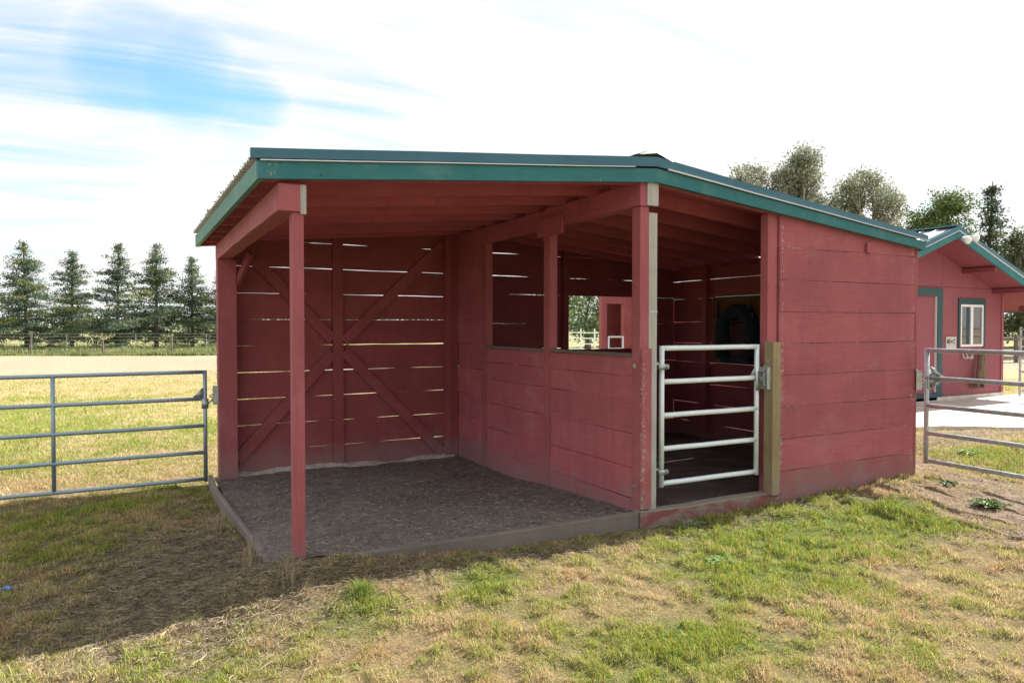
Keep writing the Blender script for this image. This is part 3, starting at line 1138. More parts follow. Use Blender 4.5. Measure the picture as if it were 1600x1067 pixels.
curb('curb_board', 'weathered_x', [(-2.80, -.05, .02), (-2.4, -.045, .012), (-1.9, -.04, .005), (-1.3, -.045, .0), (-.7, -.04, -.006), (-.02, -.04, -.004)], .052, -.26,
     'grey weathered curb board along the front of the open bay')
curb('curb_board', 'worn_red_curb', [(-.015, -.05, -.004), (.5, -.046, -.02), (1.0, -.05, -.014), (1.65, -.045, -.02)], .12, -.26, 'curb board under the gate with flaking red paint')
curb('curb_board', 'weathered_y', [(-2.93, 3.62, -.085), (-2.945, 3.0, -.085), (-2.93, 2.3, -.075), (-2.90, 1.6, -.07), (-2.87, 1.0, -.07), (-2.84, .7, -.09)][::-1], .04, -.33)

# bolts, latch plates, hinge hardware fixed to the posts


def disc(name, parent, c_, axis, rad, th, mat='zinc'):
    bm = bmesh.new()
    a = Vector(axis) * th
    tube(bm, [c_, Vector(c_) + a], rad, 12)
    tube(bm, [Vector(c_) + a, Vector(c_) + a * 1.9], rad * .5, 6)
    return finish(name, bm, mat, parent)


disc('bolt', sh, (PX - .001, .062, 1.19), (-1, 0, 0), .020, .006)
disc('bolt', sh, (PX - .001, .062, .185), (-1, 0, 0), .020, .006)
disc('bolt', sh, (1.474, -.035, 1.20), (-1, 0, 0), .014, .005)
disc('bolt', sh, (1.474, -.035, .24), (-1, 0, 0), .014, .005)
single('strap', 'zinc', sh, (PX + .0895, PX + .18, -.004, -.001, 1.628, 1.652), bevel=0)


def latch_box(c_, ax, parent):
    """galvanised gate latch screwed to a post; ax = outward direction on plan"""
    x, y, z = c_
    bm = bmesh.new()
    a = Vector(ax)
    s = Vector((-a.y, a.x, 0))
    o3 = Vector(c_)

    def ob(d0, d1, s0, s1, z0, z1):
        pts = []
        for zz in (z0, z1):
            for dd, ss in ((d0, s0), (d1, s0), (d1, s1), (d0, s1)):
                pts.append(o3 + a * dd + s * ss + Vector((0, 0, zz)))
        prism8(bm, pts)
    ob(0, .004, -.045, .045, -.115, .115)
    ob(.004, .05, -.045, -.041, -.10, .10)
    ob(.004, .05, .041, .045, -.10, .10)
    ob(.02, .062, -.038, .038, .06, .066)
    ob(.02, .062, -.038, .038, -.066, -.06)
    tube(bm, [o3 + a * .04 + Vector((0, 0, -.08)), o3 + a * .04 + Vector((0, 0, .085))], .009, 8)
    tube(bm, [o3 + a * .03 + Vector((0, 0, .03)), o3 + a * .085 + Vector((0, 0, -.005))], .007, 6)
    tube(bm, [o3 + a * .03 + Vector((0, 0, -.035)), o3 + a * .085 + Vector((0, 0, -.012))], .007, 6)
    bmesh.ops.recalc_face_normals(bm, faces=bm.faces)
    return finish('gate_latch', bm, 'zinc', parent)


latch_box((-2.863, 3.66, .77), (-1, 0, 0), sh)
latch_box((1.474, -.02, 1.045), (-1, 0, 0), sh)
latch_box((3.769, -.0, .94), (0.5, -.866, 0), sh)
single('latch_board', 'treated_z', sh, (1.576, 1.64, -.03, .015, .90, 1.18), bevel=.003)

# lime dust banked along the rear wall
rs = np.random.default_rng(5)
ux = np.arange(-2.68, -0.02, .02)
dst = []
for x in ux:
    w = .05 + .11 * float(fbm(np.array([x]), np.array([0.]), .4, 81, 3)[0])
    hgt = 0.02 + .05 * float(fbm(np.array([x]), np.array([9.]), .25, 82, 3)[0])
    hgt *= .7
    hgt *= 1 - .75 * float(sstep(np.array([x]), -1.15, -.9)[0]) * (1 - float(sstep(np.array([x]), -.75, -.6)[0]))
    z0 = float(dirt_z(np.array([x]), np.array([3.7]))[0])
    dst.append([(x, YB - w - .02, z0 - .008), (x, YB - w * .5, z0 + hgt * .8), (x, YB - .003, z0 + hgt)])
dst = np.array(dst)
n = len(dst)
i0 = np.arange(n - 1) * 3
q = np.concatenate([np.stack([i0, i0 + 3, i0 + 4, i0 + 1], 1), np.stack([i0 + 1, i0 + 4, i0 + 5, i0 + 2], 1)])
tag(np_mesh('lime_dust', dst.reshape(-1, 3), [q], None, 'lime', smooth=True), 'pale lime dust banked against the rear wall of the open bay', 'dust', kind='stuff')

# feeder hanging in the framed side opening
fd = empty('rubber_feeder', (3.62, 2.36, 1.40), 'dark rubber horseshoe shaped feeder hung on the inside of the stall side wall', 'feeder')
bm = bmesh.new()
arc = [(3.62, 2.42 - .27 * math.cos(a), 1.45 + .27 * math.sin(a)) for a in [math.pi * k_ / 12 for k_ in range(13)]]
arc = [(3.62, 2.15, 1.10)] + arc + [(3.62, 2.69, 1.10)]
tube(bm, arc, .105, 10)
finish('rim', bm, 'rubber', fd, smooth=True)
bm = bmesh.new()
box(bm, 3.55, 3.66, 2.17, 2.67, 1.02, 1.10)
finish('tray', bm, 'rubber', fd, bevel=.01)
bm = bmesh.new()
tube(bm, [(3.58, 2.50, 1.42), (3.58, 2.50, 1.58), (3.58, 2.24, 1.60)], .010, 6)
tube(bm, [(3.58, 2.26, 1.60), (3.60, 2.18, 1.86)], .012, 6)
tube(bm, [(3.58, 2.26, 1.66), (3.58, 2.12, 1.70), (3.58, 2.10, 1.40)], .014, 6)
finish('bracket', bm, 'old_iron', fd)
bm = bmesh.new()
box(bm, 3.635, 3.66, 2.24, 2.60, 1.105, 1.55)
finish('back_panel', bm, 'shelter_dark', fd)

# ------------------------------------------------------------------ tube gates


def gate(root, p0, p1, zr, rad, mat, uprights=(), gusset=True, hinge_end=0, side=(0, 0, 0)):
    """p0,p1 plan ends; zr heights of the rails"""
    a, b_ = Vector((*p0, 0)), Vector((*p1, 0))
    d = (b_ - a).normalized()
    L = (b_ - a).length
    zt, zb_ = max(zr), min(zr)
    for e in (a, b_):
        bm = bmesh.new()
        tube(bm, [e + Vector((0, 0, zb_ - .03)), e + Vector((0, 0, zt + rad * .9))], rad * 1.02, 14)
        finish('upright', bm, mat, root, smooth=False).data.polygons.foreach_set
    for s in uprights:
        bm = bmesh.new()
        e = a + d * s
        tube(bm, [e + Vector((0, 0, zb_)), e + Vector((0, 0, zt))], rad * .96, 12)
        finish('upright', bm, mat, root)
    for i, z in enumerate(zr):
        bm = bmesh.new()
        n = 10
        pts = [a + d * (L * k_ / n) + Vector((0, 0, z + .0007 * math.sin(k_ * 1.1 + i * 2))) for k_ in range(n + 1)]
        tube(bm, pts, rad, 16)
        finish('rail', bm, mat, root)


def shade_smooth_tubes(root):
    for c_ in root.children:
        me = c_.data
        for p in me.polygons:
            p.use_smooth = len(p.vertices) == 4


sg = empty('stall_gate', (.86, .08, .10), 'bright galvanised five bar stall gate closed across the stall doorway', 'gate')
zr = [1.332, 1.052, .765, .478, .185]
gate(sg, (.312, .08), (1.425, .06), [1.332, 1.045, .757, .470, .172], .0225, 'galv_bright')
bm = bmesh.new()
prism8(bm, [(1.33, .055, 1.055), (1.42, .053, 1.055), (1.42, .058, 1.055), (1.33, .060, 1.055), (1.41, .053, 1.16), (1.42, .053, 1.16), (1.42, .058, 1.16), (1.41, .058, 1.16)])
prism8(bm, [(1.385, .028, .93), (1.445, .028, .93), (1.445, .033, .93), (1.385, .033, .93), (1.385, .028, 1.10), (1.445, .028, 1.10), (1.445, .033, 1.10), (1.385, .033, 1.10)])
finish('gusset', bm, 'zinc', sg)
for z in (1.175, .275):
    bm = bmesh.new()
    box(bm, .262, .362, .045, .052, z - .022, z + .022)
    box(bm, .262, .362, .108, .115, z - .022, z + .022)
    tube(bm, [(.275, .035, z), (.275, .125, z)], .012, 8)
    tube(bm, [(.348, .035, z), (.348, .125, z)], .010, 8)
    tube(bm, [(.19, .05, z + .03), (.245, .05, z + .03), (.262, .05, z + .01), (.262, .05, z - .025)], .010, 8)
    tube(bm, [(.262, .05, z), (.29, .06, z)], .010, 8)
    finish('hinge', bm, 'zinc', sg)
shade_smooth_tubes(sg)

fg = empty('field_gate', (-4.6, 3.6, -.2), 'blue grey galvanised five bar field gate at the left of the shelter', 'gate', 'long five bar paddock gates')
gate(fg, (-2.998, 3.60), (-6.62, 3.60), [1.030 - .2875 * k_ for k_ in range(5)], .0205, 'galv_dull', (1.375, 2.6))
bm = bmesh.new()
prism8(bm, [(-3.13, 3.585, .755), (-3.01, 3.585, .755), (-3.01, 3.589, .755), (-3.13, 3.589, .755), (-3.03, 3.585, .86), (-3.01, 3.585, .86), (-3.01, 3.589, .86), (-3.03, 3.589, .86)])
box(bm, -3.035, -2.965, 3.572, 3.578, .64, .745)
tube(bm, [(-2.97, 3.59, .69), (-2.92, 3.62, .73)], .010, 6)
finish('gusset', bm, 'zinc', fg)
shade_smooth_tubes(fg)

rg = empty('field_gate', (3.87, -1.6, -.1), 'grey galvanised five bar gate swung towards the camera from the right corner of the shelter', 'gate', 'long five bar paddock gates')
gate(rg, (3.868, -.05), (3.80, -3.65), [1.262 - .2975 * k_ for k_ in range(5)], .0235, 'galv_side', (1.9,))
bm = bmesh.new()
prism8(bm, [(3.885, -.22, .985), (3.889, -.22, .985), (3.889, -.07, .985), (3.885, -.07, .985), (3.885, -.09, 1.09), (3.889, -.09, 1.09), (3.889, -.07, 1.09), (3.885, -.07, 1.09)])
prism8(bm, [(3.885, -.09, .84), (3.889, -.09, .84), (3.889, -.07, .84), (3.885, -.07, .84), (3.885, -.20, .94), (3.889, -.20, .94), (3.889, -.07, .94), (3.885, -.07, .94)])
box(bm, 3.838, 3.898, -.085, -.079, .86, 1.0)
finish('gusset', bm, 'zinc', rg)
shade_smooth_tubes(rg)

# ------------------------------------------------------------------ workshop building at the right
YW = 3.68
ws = empty('workshop', (9.85, 6.0, .04), 'red panelled workshop with green trimmed door, sliding window and low gable roof', 'building')
XA, XE_ = 7.35, 12.69
APX = 9.85
slope = .352


def zroof(x):
    return 3.17 - slope * abs(x - APX)


bm = bmesh.new()
dx0, dx1, dz1 = 9.30, 10.33, 2.13
wx0, wx1, wz0, wz1 = 11.12, 11.94, 1.105, 1.965
# front wall as polygons around openings (2 cm thick panels)


def wallpoly(pts):
    f_ = [bm.verts.new((x, YW, z)) for x, z in pts]
    bk = [bm.verts.new((x, YW + .10, z)) for x, z in pts]
    bm.faces.new(f_)
    bm.faces.new(bk[::-1])
    for i in range(len(pts)):
        j = (i + 1) % len(pts)
        bm.faces.new((f_[j], f_[i], bk[i], bk[j]))


G = .003
zs0 = .12
cols = [XA, dx0, dx1, 11.12, 11.94, XE_]
ztop = 2.30
wallpoly([(XA, zs0), (dx0, zs0), (dx0, ztop), (XA, ztop)])
wallpoly([(dx0 + 1e-3, dz1), (dx1 - 1e-3, dz1), (dx1 - 1e-3, ztop), (dx0 + 1e-3, ztop)])
wallpoly([(dx1, zs0), (wx0, zs0), (wx0, ztop), (dx1, ztop)])
wallpoly([(wx0 + 1e-3, zs0), (11.60, zs0), (11.60, wz0), (wx0 + 1e-3, wz0)])
wallpoly([(11.606, zs0), (wx1 - 1e-3, zs0), (wx1 - 1e-3, wz0), (11.606, wz0)])
wallpoly([(wx0 + 1e-3, wz1), (wx1 - 1e-3, wz1), (wx1 - 1e-3, ztop), (wx0 + 1e-3, ztop)])
wallpoly([(wx1, zs0), (XE_, zs0), (XE_, ztop), (wx1, ztop)])
zz = ztop + .006
wallpoly([(8.9, zz), (10.496, zz), (10.496, zroof(10.496)), (APX, zroof(APX)), (8.9, zroof(8.9))])
wallpoly([(10.503, zz), (11.62, zz), (11.62, zroof(11.62)), (10.503, zroof(10.503))])
xr = APX + (3.17 - zz) / slope
wallpoly([(11.626, zz), (min(xr, XE_), zz), (11.626, zroof(11.626))])
wallpoly([(XA, zz), (8.894, zz), (8.894, zroof(8.894))])
box(bm, XA, XE_, YW + .101, YW + .12, .0, ztop)
bmesh.ops.recalc_face_normals(bm, faces=bm.faces)
finish('front_wall', bm, 'shopred_z', ws)
bm = bmesh.new()
box(bm, XE_ - .1, XE_, YW + .125, 7.6, .12, 2.25)
box(bm, XA, XA + .1, YW + .125, 7.6, .12, 2.25)
box(bm, XA + .1, XE_ - .1, 7.5, 7.6, .12, 2.25)
finish('wall', bm, 'shopred_z', ws)
single('footing', 'concrete', ws, (XA - .03, XE_ + .03, YW - .03, 7.6, -.2, .115), bevel=.01)
single('corner_board', 'shopred_z', ws, (XE_ - .06, XE_ + .02, YW - .022, YW - .002, .12, 2.24))
door = single('door', 'shopred_z', ws, (dx0, dx1, YW + .03, YW + .07, .20, dz1 - .01), tint=.2)
single('door_frame', 'green_z', ws, (dx1 - .005, dx1 + .165, YW - .025, YW + .03, .06, 2.27), (dx0 - .165, dx0 + .005, YW - .025, YW + .03, .06, 2.27),
       (dx0 + .006, dx1 - .006, YW - .025, YW + .03, 2.12, 2.27), (dx0 + .006, dx1 - .006, YW - .03, YW + .03, .06, .20))
single('weather_strip', 'lamp_white', ws, (dx1 - .022, dx1 - .008, YW - .012, YW + .028, .21, 2.115), bevel=0)
wf = single('window', 'green_z', ws, (wx0 - .07, wx0 - .001, YW - .024, YW + .01, wz0 - .02, wz1 + .12), (wx1 + .001, wx1 + .07, YW - .024, YW + .01, wz0 - .02, wz1 + .12),
            (wx0, wx1, YW - .024, YW + .01, wz1 + .001, wz1 + .12))
single('window_frame', 'white_vinyl', wf, (wx0, wx1, YW - .02, YW + .04, wz0, wz0 + .045), (wx0, wx1, YW - .02, YW + .04, wz1 - .045, wz1), (wx0, wx0 + .045, YW - .02, YW + .04, wz0 + .046, wz1 - .046),
       (wx1 - .045, wx1, YW - .02, YW + .04, wz0 + .046, wz1 - .046), (11.49, 11.57, YW - .018, YW + .04, wz0 + .046, wz1 - .046))
single('pane', 'glass', wf, (wx0 + .046, 11.489, YW + .01, YW + .016, wz0 + .046, wz1 - .046), (11.571, wx1 - .046, YW + .0, YW + .006, wz0 + .046, wz1 - .046), bevel=0)
single('blind', 'green_z', wf, (11.38, 11.487, YW + .004, YW + .0085, wz0 + .05, wz1 - .05), bevel=0)
# roof of the workshop
YF = 3.05
for sgn in (-1, 1):
    xe = APX + (3.75 if sgn > 0 else -3.1)
    xs_ = sorted((APX, xe))
    bm = bmesh.new()
    zf_ = lambda x: 3.17 - slope * abs(x - APX)
    a, c_ = xs_
    prism8(bm, [(a, YF, zf_(a) + .005), (c_, YF, zf_(c_) + .005), (c_, 7.9, zf_(c_) + .005), (a, 7.9, zf_(a) + .005),
                (a, YF, zf_(a) + .03), (c_, YF, zf_(c_) + .03), (c_, 7.9, zf_(c_) + .03), (a, 7.9, zf_(a) + .03)])
    finish('soffit', bm, 'shopsoffit', ws)
    for px_ in (1.35, 2.45, 3.5):
        x = APX + sgn * px_
        bm = bmesh.new()
        prism8(bm, [(x - .03, YF + .005, zf_(x) - .10), (x + .03, YF + .005, zf_(x) - .10), (x + .03, YW - .003, zf_(x) - .10), (x - .03, YW - .003, zf_(x) - .10),
                    (x - .03, YF + .005, zf_(x + .03 * sgn) + .0), (x + .03, YF + .005, zf_(x + .03 * sgn) + .0), (x + .03, YW - .003, zf_(x + .03 * sgn)), (x - .03, YW - .003, zf_(x + .03 * sgn))])
        finish('purlin', bm, 'shopsoffit', ws)
    bm = bmesh.new()
    prism8(bm, [(a, YF - .04, zf_(a) - .01), (c_, YF - .04, zf_(c_) - .01), (c_, YF - .002, zf_(c_) - .01), (a, YF - .002, zf_(a) - .01),
                (a, YF - .04, zf_(a) + .12), (c_, YF - .04, zf_(c_) + .12), (c_, YF - .002, zf_(c_) + .12), (a, YF - .002, zf_(a) + .12)])
    finish('fascia_board', bm, 'green_x', ws)
    bm = bmesh.new()
    prism8(bm, [(a, YF - .055, zf_(a) + .135), (c_, YF - .055, zf_(c_) + .135), (c_, YF - .01, zf_(c_) + .135), (a, YF - .01, zf_(a) + .135),
                (a, YF - .055, zf_(a) + .215), (c_, YF - .055, zf_(c_) + .215), (c_, YF - .01, zf_(c_) + .215), (a, YF - .01, zf_(a) + .215)])
    finish('rake_trim', bm, 'trimblue', ws)
    bm = bmesh.new()
    prism8(bm, [(a, YF - .062, zf_(a) + .121), (c_, YF - .062, zf_(c_) + .121), (c_, YF - .03, zf_(c_) + .121), (a, YF - .03, zf_(a) + .121),
                (a, YF - .062, zf_(a) + .134), (c_, YF - .062, zf_(c_) + .134), (c_, YF - .03, zf_(c_) + .134), (a, YF - .03, zf_(a) + .134)])
    finish('trim_lip', bm, 'lip_glint', ws)
    # ribbed sheet, ribs run down the slope
    ysn = np.arange(YF - .005, 7.92, 0.03)
    prof = 0.022 * (np.mod(ysn, .30) < .05)
    n = len(ysn)
    cc = []
    for xv in xs_:
        cc.append(np.stack([np.full(n, xv), ysn, zf_(xv) + .205 + prof], 1))
        cc.append(np.stack([np.full(n, xv), ysn, zf_(xv) + .198 + prof], 1))
    cc = np.concatenate(cc)
    i0 = np.arange(n - 1)
    q = np.concatenate([np.stack([i0, i0 + 1, i0 + 1 + 2 * n, i0 + 2 * n], 1), np.stack([i0 + n, i0 + 3 * n, i0 + 1 + 3 * n, i0 + 1 + n], 1),
                        np.stack([i0, i0 + n, i0 + n + 1, i0 + 1], 1), np.stack([i0 + 2 * n, i0 + 2 * n + 1, i0 + 3 * n + 1, i0 + 3 * n], 1)])
    np_mesh('roof_sheet', cc, [q], None, 'roof_metal', parent=ws)
    single('eave_fascia', 'green_y', ws, (min(xe, xe + .03 * sgn), max(xe, xe + .03 * sgn), YF - .04, 7.92, zf_(xe) - .02, zf_(xe) + .19))
single('ridge_cap', 'trimblue', ws, (APX - .11, APX + .11, YF - .058, 7.92, 3.375, 3.40), bevel=.01)

# floodlight under the gable peak
fl_ = empty('floodlight', (10.02, 3.02, 3.10), 'white twin head floodlight on the gable peak of the workshop', 'lamp')
for (dx_, dz_) in ((-.10, -.02), (.15, .03)):
    bm = bmesh.new()
    tube(bm, [(10.02 + dx_, 3.00, 3.16 + dz_), (10.02 + dx_, 2.94, 3.15 + dz_), (10.02 + dx_ * 1.2, 2.87, 3.12 + dz_), (10.02 + dx_ * 1.25, 2.85, 3.115 + dz_)], [.025, .045, .066, .062], 14)
    finish('lamp_head', bm, 'lamp_white', fl_, smooth=True)
bm = bmesh.new()
tube(bm, [(9.93, 2.985, 3.17), (10.18, 2.985, 3.20)], .018, 8)
box(bm, 9.98, 10.07, 2.975, 3.008, 3.12, 3.21)
finish('mount', bm, 'lamp_white', fl_)

# small notice plate by the door
sp_ = empty('notice_plate', (10.80, YW, 1.14), 'small grey metal notice plate with dark printed marks left of the workshop window', 'sign')
single('plate', 'sign_metal', sp_, (10.63, 10.985, YW - .016, YW - .006, 1.02, 1.31), bevel=.002)
bm = bmesh.new()
box(bm, 10.66, 10.72, YW - .0185, YW - .0165, 1.18, 1.25)
box(bm, 10.73, 10.755, YW - .0185, YW - .0165, 1.17, 1.26)
tube(bm, [(10.90 + .045 * math.cos(a), YW - .0175, 1.215 + .035 * math.sin(a)) for a in [k_ * .5 for k_ in range(1, 12)]], .008, 5)
box(bm, 10.66, 10.80, YW - .0185, YW - .0165, 1.255, 1.262)
box(bm, 10.78, 10.83, YW - .0185, YW - .0165, 1.19, 1.235)
finish('marks', bm, 'ink', sp_)
# hose hook
hk = empty('hose_hook', (11.32, YW, .93), 'pale wall hook with two curled prongs below the workshop window', 'hook')
bm = bmesh.new()
tube(bm, [(11.19, YW - .02, 1.00), (11.19, YW - .05, .88), (11.22, YW - .08, .86), (11.26, YW - .08, .90)], .014, 6)
tube(bm, [(11.30, YW - .02, 1.0), (11.31, YW - .06, .89), (11.35, YW - .09, .86), (11.38, YW - .09, .92), (11.41, YW - .09, .86), (11.46, YW - .08, .89), (11.48, YW - .06, .98)], .014, 6)
box(bm, 11.17, 11.5, YW - .014, YW - .002, .97, 1.01)
finish('prongs', bm, 'sign_metal', hk)
# short log stub on a wall ledge
lg = empty('timber_stub', (11.68, 3.5, .38), 'short round timber stub leaning on a small ledge under the workshop window', 'timber')
bm = bmesh.new()
tube(bm, [(11.60, 3.52, .41), (11.63, 3.53, .60), (11.69, 3.55, .80), (11.73, 3.56, .97)], [.082, .080, .078, .074], 12)
finish('shaft', bm, 'log_wood', lg)
bm = bmesh.new()
box(bm, 11.44, 11.80, 3.42, 3.676, .372, .405)
box(bm, 11.50, 11.53, 3.50, 3.676, .26, .371)
box(bm, 11.70, 11.73, 3.50, 3.676, .26, .371)
finish('ledge', bm, 'log_wood', lg)

# ------------------------------------------------------------------ second shelter seen through the rear window
fs = empty('far_shelter', (7.0, 10.2, -.15), 'smaller red stall shelter behind the main one, seen through its rear window', 'horse shelter')
Y2 = 9.6
bm = bmesh.new()
box(bm, 6.42, 6.56, Y2 - .1, Y2 + .02, -.2, 2.55)
box(bm, 7.08, 7.20, Y2 - .1, Y2 + .02, -.2, 2.55)
finish('post', bm, 'red_z', fs, bevel=.004)
single('header', 'red_x', fs, (6.562, 7.078, Y2 - .095, Y2, 2.08, 2.30))
bm = bmesh.new()
board_wall(bm, lambda u, d, z: (u, Y2 + d, z), 7.2, 9.4, [-.2, .1, .4, .7, 1, 1.3, 1.6, 1.9, 2.2, 2.5], .03, .004, .002, None, .3, 91)
board_wall(bm, lambda u, d, z: (u, Y2 + 1.25 + d, z), 7.30, 9.4, [-.2, .1, .4, .7, 1, 1.3, 1.6, 1.9, 2.2, 2.5], .03, .004, .002, None, .3, 92)
board_wall(bm, lambda u, d, z: (9.4 + d, u, z), Y2, Y2 + 1.25, [-.2, .1, .4, .7, 1, 1.3, 1.6, 1.9, 2.2, 2.5], .03, .004, .002, None, .3, 93)
finish('wall', bm, 'red_x', fs)
bm = bmesh.new()
prism8(bm, [(6.2, Y2 - .3, 2.56), (9.7, Y2 - .3, 2.56), (9.7, Y2 + 1.5, 2.4), (6.2, Y2 + 1.5, 2.4), (6.2, Y2 - .3, 2.64), (9.7, Y2 - .3, 2.64), (9.7, Y2 + 1.5, 2.48), (6.2, Y2 + 1.5, 2.48)])
finish('roof', bm, 'roof_metal', fs)
g2 = empty('small_stall_gate', (6.8, 9.5, -.15), 'pale tube gate in the doorway of the smaller far shelter', 'gate')
gate(g2, (6.60, Y2 - .12), (7.04, Y2 - .12), [1.26, .97, .68, .4, .1], .022, 'galv_bright')
shade_smooth_tubes(g2)

# ------------------------------------------------------------------ paddock fences


def panel_run(name, label, p0, p1, n, zr, post_h, mat='galv_side', rad=.025, group=None):
    a, b_ = Vector((*p0, 0)), Vector((*p1, 0))
    root = empty(name, (a.x, a.y, -.2), label, 'fence', group)
    z0 = float(height(np.array([a.x]), np.array([a.y]))[0])
    for i in range(n + 1):
        e = a + (b_ - a) * i / n
        bm = bmesh.new()
        tube(bm, [e + Vector((0, 0, z0 - .1)), e + Vector((0, 0, z0 + post_h))], rad * 1.3, 8)
        finish('post', bm, mat, root)
    for z in zr:
        bm = bmesh.new()
        tube(bm, [a + Vector((0, 0, z0 + z)), b_ + Vector((0, 0, z0 + z))], rad, 8)
        finish('rail', bm, mat, root)
    return root


# silver pipe panels beyond the rear window
panel_run('pipe_fence', 'silver pipe fence panels in front of the trees seen through the rear window', at(868, 27), at(952, 24), 4, [.3, .5, .7, .9, 1.1, 1.3], 1.45, 'galv_bright', .017)
# fence to the right of the workshop
panel_run('pipe_fence', 'grey pipe fence running back from the right corner of the workshop', (12.95, 3.45), at(1720, 13.5), 2, [.15, .55, .88, 1.28, 1.45], 1.5, 'galv_side', .02)
# dark wooden fence in the far pasture
panel_run('rail_fence', 'low dark rail fence across the pasture right of the workshop', at(1545, 30), at(1760, 30), 5, [.45, .62, 1.0], 1.15, 'old_post', .07)

# wire stock fence across the left field
DF = 42.5
fpx = [-62, 48, 160, 268, 376]
for i, px_ in enumerate(fpx[:-1]):
    pass
wfence = empty('wire_fence', (*at(160, DF), -.2), 'wire stock fence on wooden posts along the far side of the dry field', 'fence')
for px_ in [-175, -62, 48, 160, 268, 376, 484]:
    x, y = at(px_, DF)
    z0 = float(height(np.array([x]), np.array([y]))[0])
    bm = bmesh.new()
    r0 = .050 + .015 * random.random()
    tube(bm, [(x, y, z0 - .1), (x + .01, y, z0 + .7), (x + random.uniform(-.05, .05), y, z0 + 1.36)], [r0, r0, r0 * .9], 7)
    finish('post', bm, 'old_post', wfence)
for px_ in [-118, -8, 104, 212, 322, 430]:
    x, y = at(px_, DF)
    z0 = float(height(np.array([x]), np.array([y]))[0])
    bm = bmesh.new()
    tube(bm, [(x, y, z0 - .1), (x, y, z0 + 1.3)], .02, 5)
    finish('stake', bm, 'wire', wfence)
bm = bmesh.new()
xa, ya = at(-175, DF)
xb, yb2 = at(484, DF)
for z in (.2, .42, .65, .88, 1.1, 1.28):
    tube(bm, [(xa, ya, z - .2), (xb, yb2, z - .2)], .011, 4)
finish('wire', bm, 'wire', wfence)

# ------------------------------------------------------------------ trees


def leaf_cloud(cent, size, n_per, spread, cols, rr, droop=0.0, aspect=1.8):
    """quads scattered round cluster centres; returns co, faces, col"""
    cent = np.asarray(cent)
    m_ = len(cent)
    k_ = m_ * n_per
    c_ = np.repeat(cent, n_per, 0) + rr.normal(0, 1, (k_, 3)) * spread
    d = rr.normal(0, 1, (k_, 3))
    d[:, 2] -= droop
    d /= np.linalg.norm(d, axis=1)[:, None]
    e = rr.normal(0, 1, (k_, 3))
    e -= d * (d * e).sum(1)[:, None]
    e /= np.linalg.norm(e, axis=1)[:, None]
    s = size * rr.uniform(.6, 1.3, (k_, 1))
    a, b_ = d * s * aspect, e * s
    co = np.stack([c_ - a * .5, c_ + b_ * .5, c_ + a * .5, c_ - b_ * .5], 1).reshape(-1, 3)
    f_ = np.arange(k_ * 4).reshape(-1, 4)
    base = np.repeat(cols, n_per, 0) * rr.uniform(.75, 1.25, (k_, 1))
    return co, f_, np.repeat(base, 4, 0)


def conifer(name, x, y, H, wid, seed, label, group, tone=1.0, bare=.11, yellow=.3):
    rr = np.random.default_rng(seed)
    z0 = float(height(np.array([x]), np.array([y]))[0]) - .05
    root = empty(name, (x, y, z0), label, 'tree', group)
    bm = bmesh.new()
    lean = rr.normal(0, .018, 2)
    npt = 9
    tube(bm, [(x + lean[0] * H * (k_ / npt), y + lean[1] * H * (k_ / npt), z0 + H * k_ / npt) for k_ in range(npt + 1)],
         [H * .019 * (1 - .93 * k_ / npt) + .01 for k_ in range(npt + 1)], 8)
    cents, cols = [], []
    z = H * bare
    while z < H * .985:
        fz_ = z / H
        nb = rr.integers(3, 6)
        a0 = rr.uniform(0, 6.28)
        for b_ in range(nb):
            if rr.random() < .12 + .2 * (math.sin(z * 2.3 + seed * 1.7) > .75):
                continue
            az = a0 + b_ * 6.283 / nb + rr.normal(0, .25)
            prof = min(1.0, (1 - fz_) ** 1.0 * 1.15)
            if fz_ < .3:
                prof *= .78 + .7 * fz_
            L = wid * prof * rr.uniform(.40, 1.2) * (1 + .3 * math.sin(az * 2 + seed + z)) * (1.15 if fz_ < .6 else .95) + .05
            rise = -.12 + .75 * fz_ ** 1.3 + rr.normal(0, .10)
            p0 = Vector((x + lean[0] * z, y + lean[1] * z, z0 + z))
            d = Vector((math.cos(az), math.sin(az), rise))
            tip = p0 + d * L + Vector((0, 0, -.10 * L))
            mid = p0 + d * L * .5 + Vector((0, 0, .03 * L))
            tube(bm, [p0, mid, tip], [.03 * (1 - fz_) + .014, .018 * (1 - fz_) + .008, .004], 4, cap=False)
            k_ = max(2, int(L * 8))
            yel = rr.random() < yellow
            for j in range(k_):
                s = .18 + .86 * (j + rr.random()) / k_
                q_ = p0.lerp(mid, s * 2) if s < .5 else mid.lerp(tip, s * 2 - 1)
                wdt = .13 * L * (1.1 - abs(s - .55))
                cents.append((q_.x + rr.normal(0, wdt), q_.y + rr.normal(0, wdt), q_.z + rr.normal(0, .05) - .03))
                g_ = rr.uniform(.75, 1.25) * tone
                cols.append(np.array([.110, .130, .050]) * g_ if (yel and s > .35) else np.array([.056, .088, .056]) * g_)
        z += H * rr.uniform(.016, .036) * (1.15 - .30 * fz_)
    trunk = finish('trunk', bm, 'bark', root, smooth=True)
    co, f_, cl = leaf_cloud(np.array(cents), .054 * H / 7.5 + .011, 15, np.array([.15, .15, .07]) * H / 7.5, np.array(cols), rr, .3, 2.2)
    np_mesh('crown', co, [f_], cl, 'needle', parent=root)
    return root


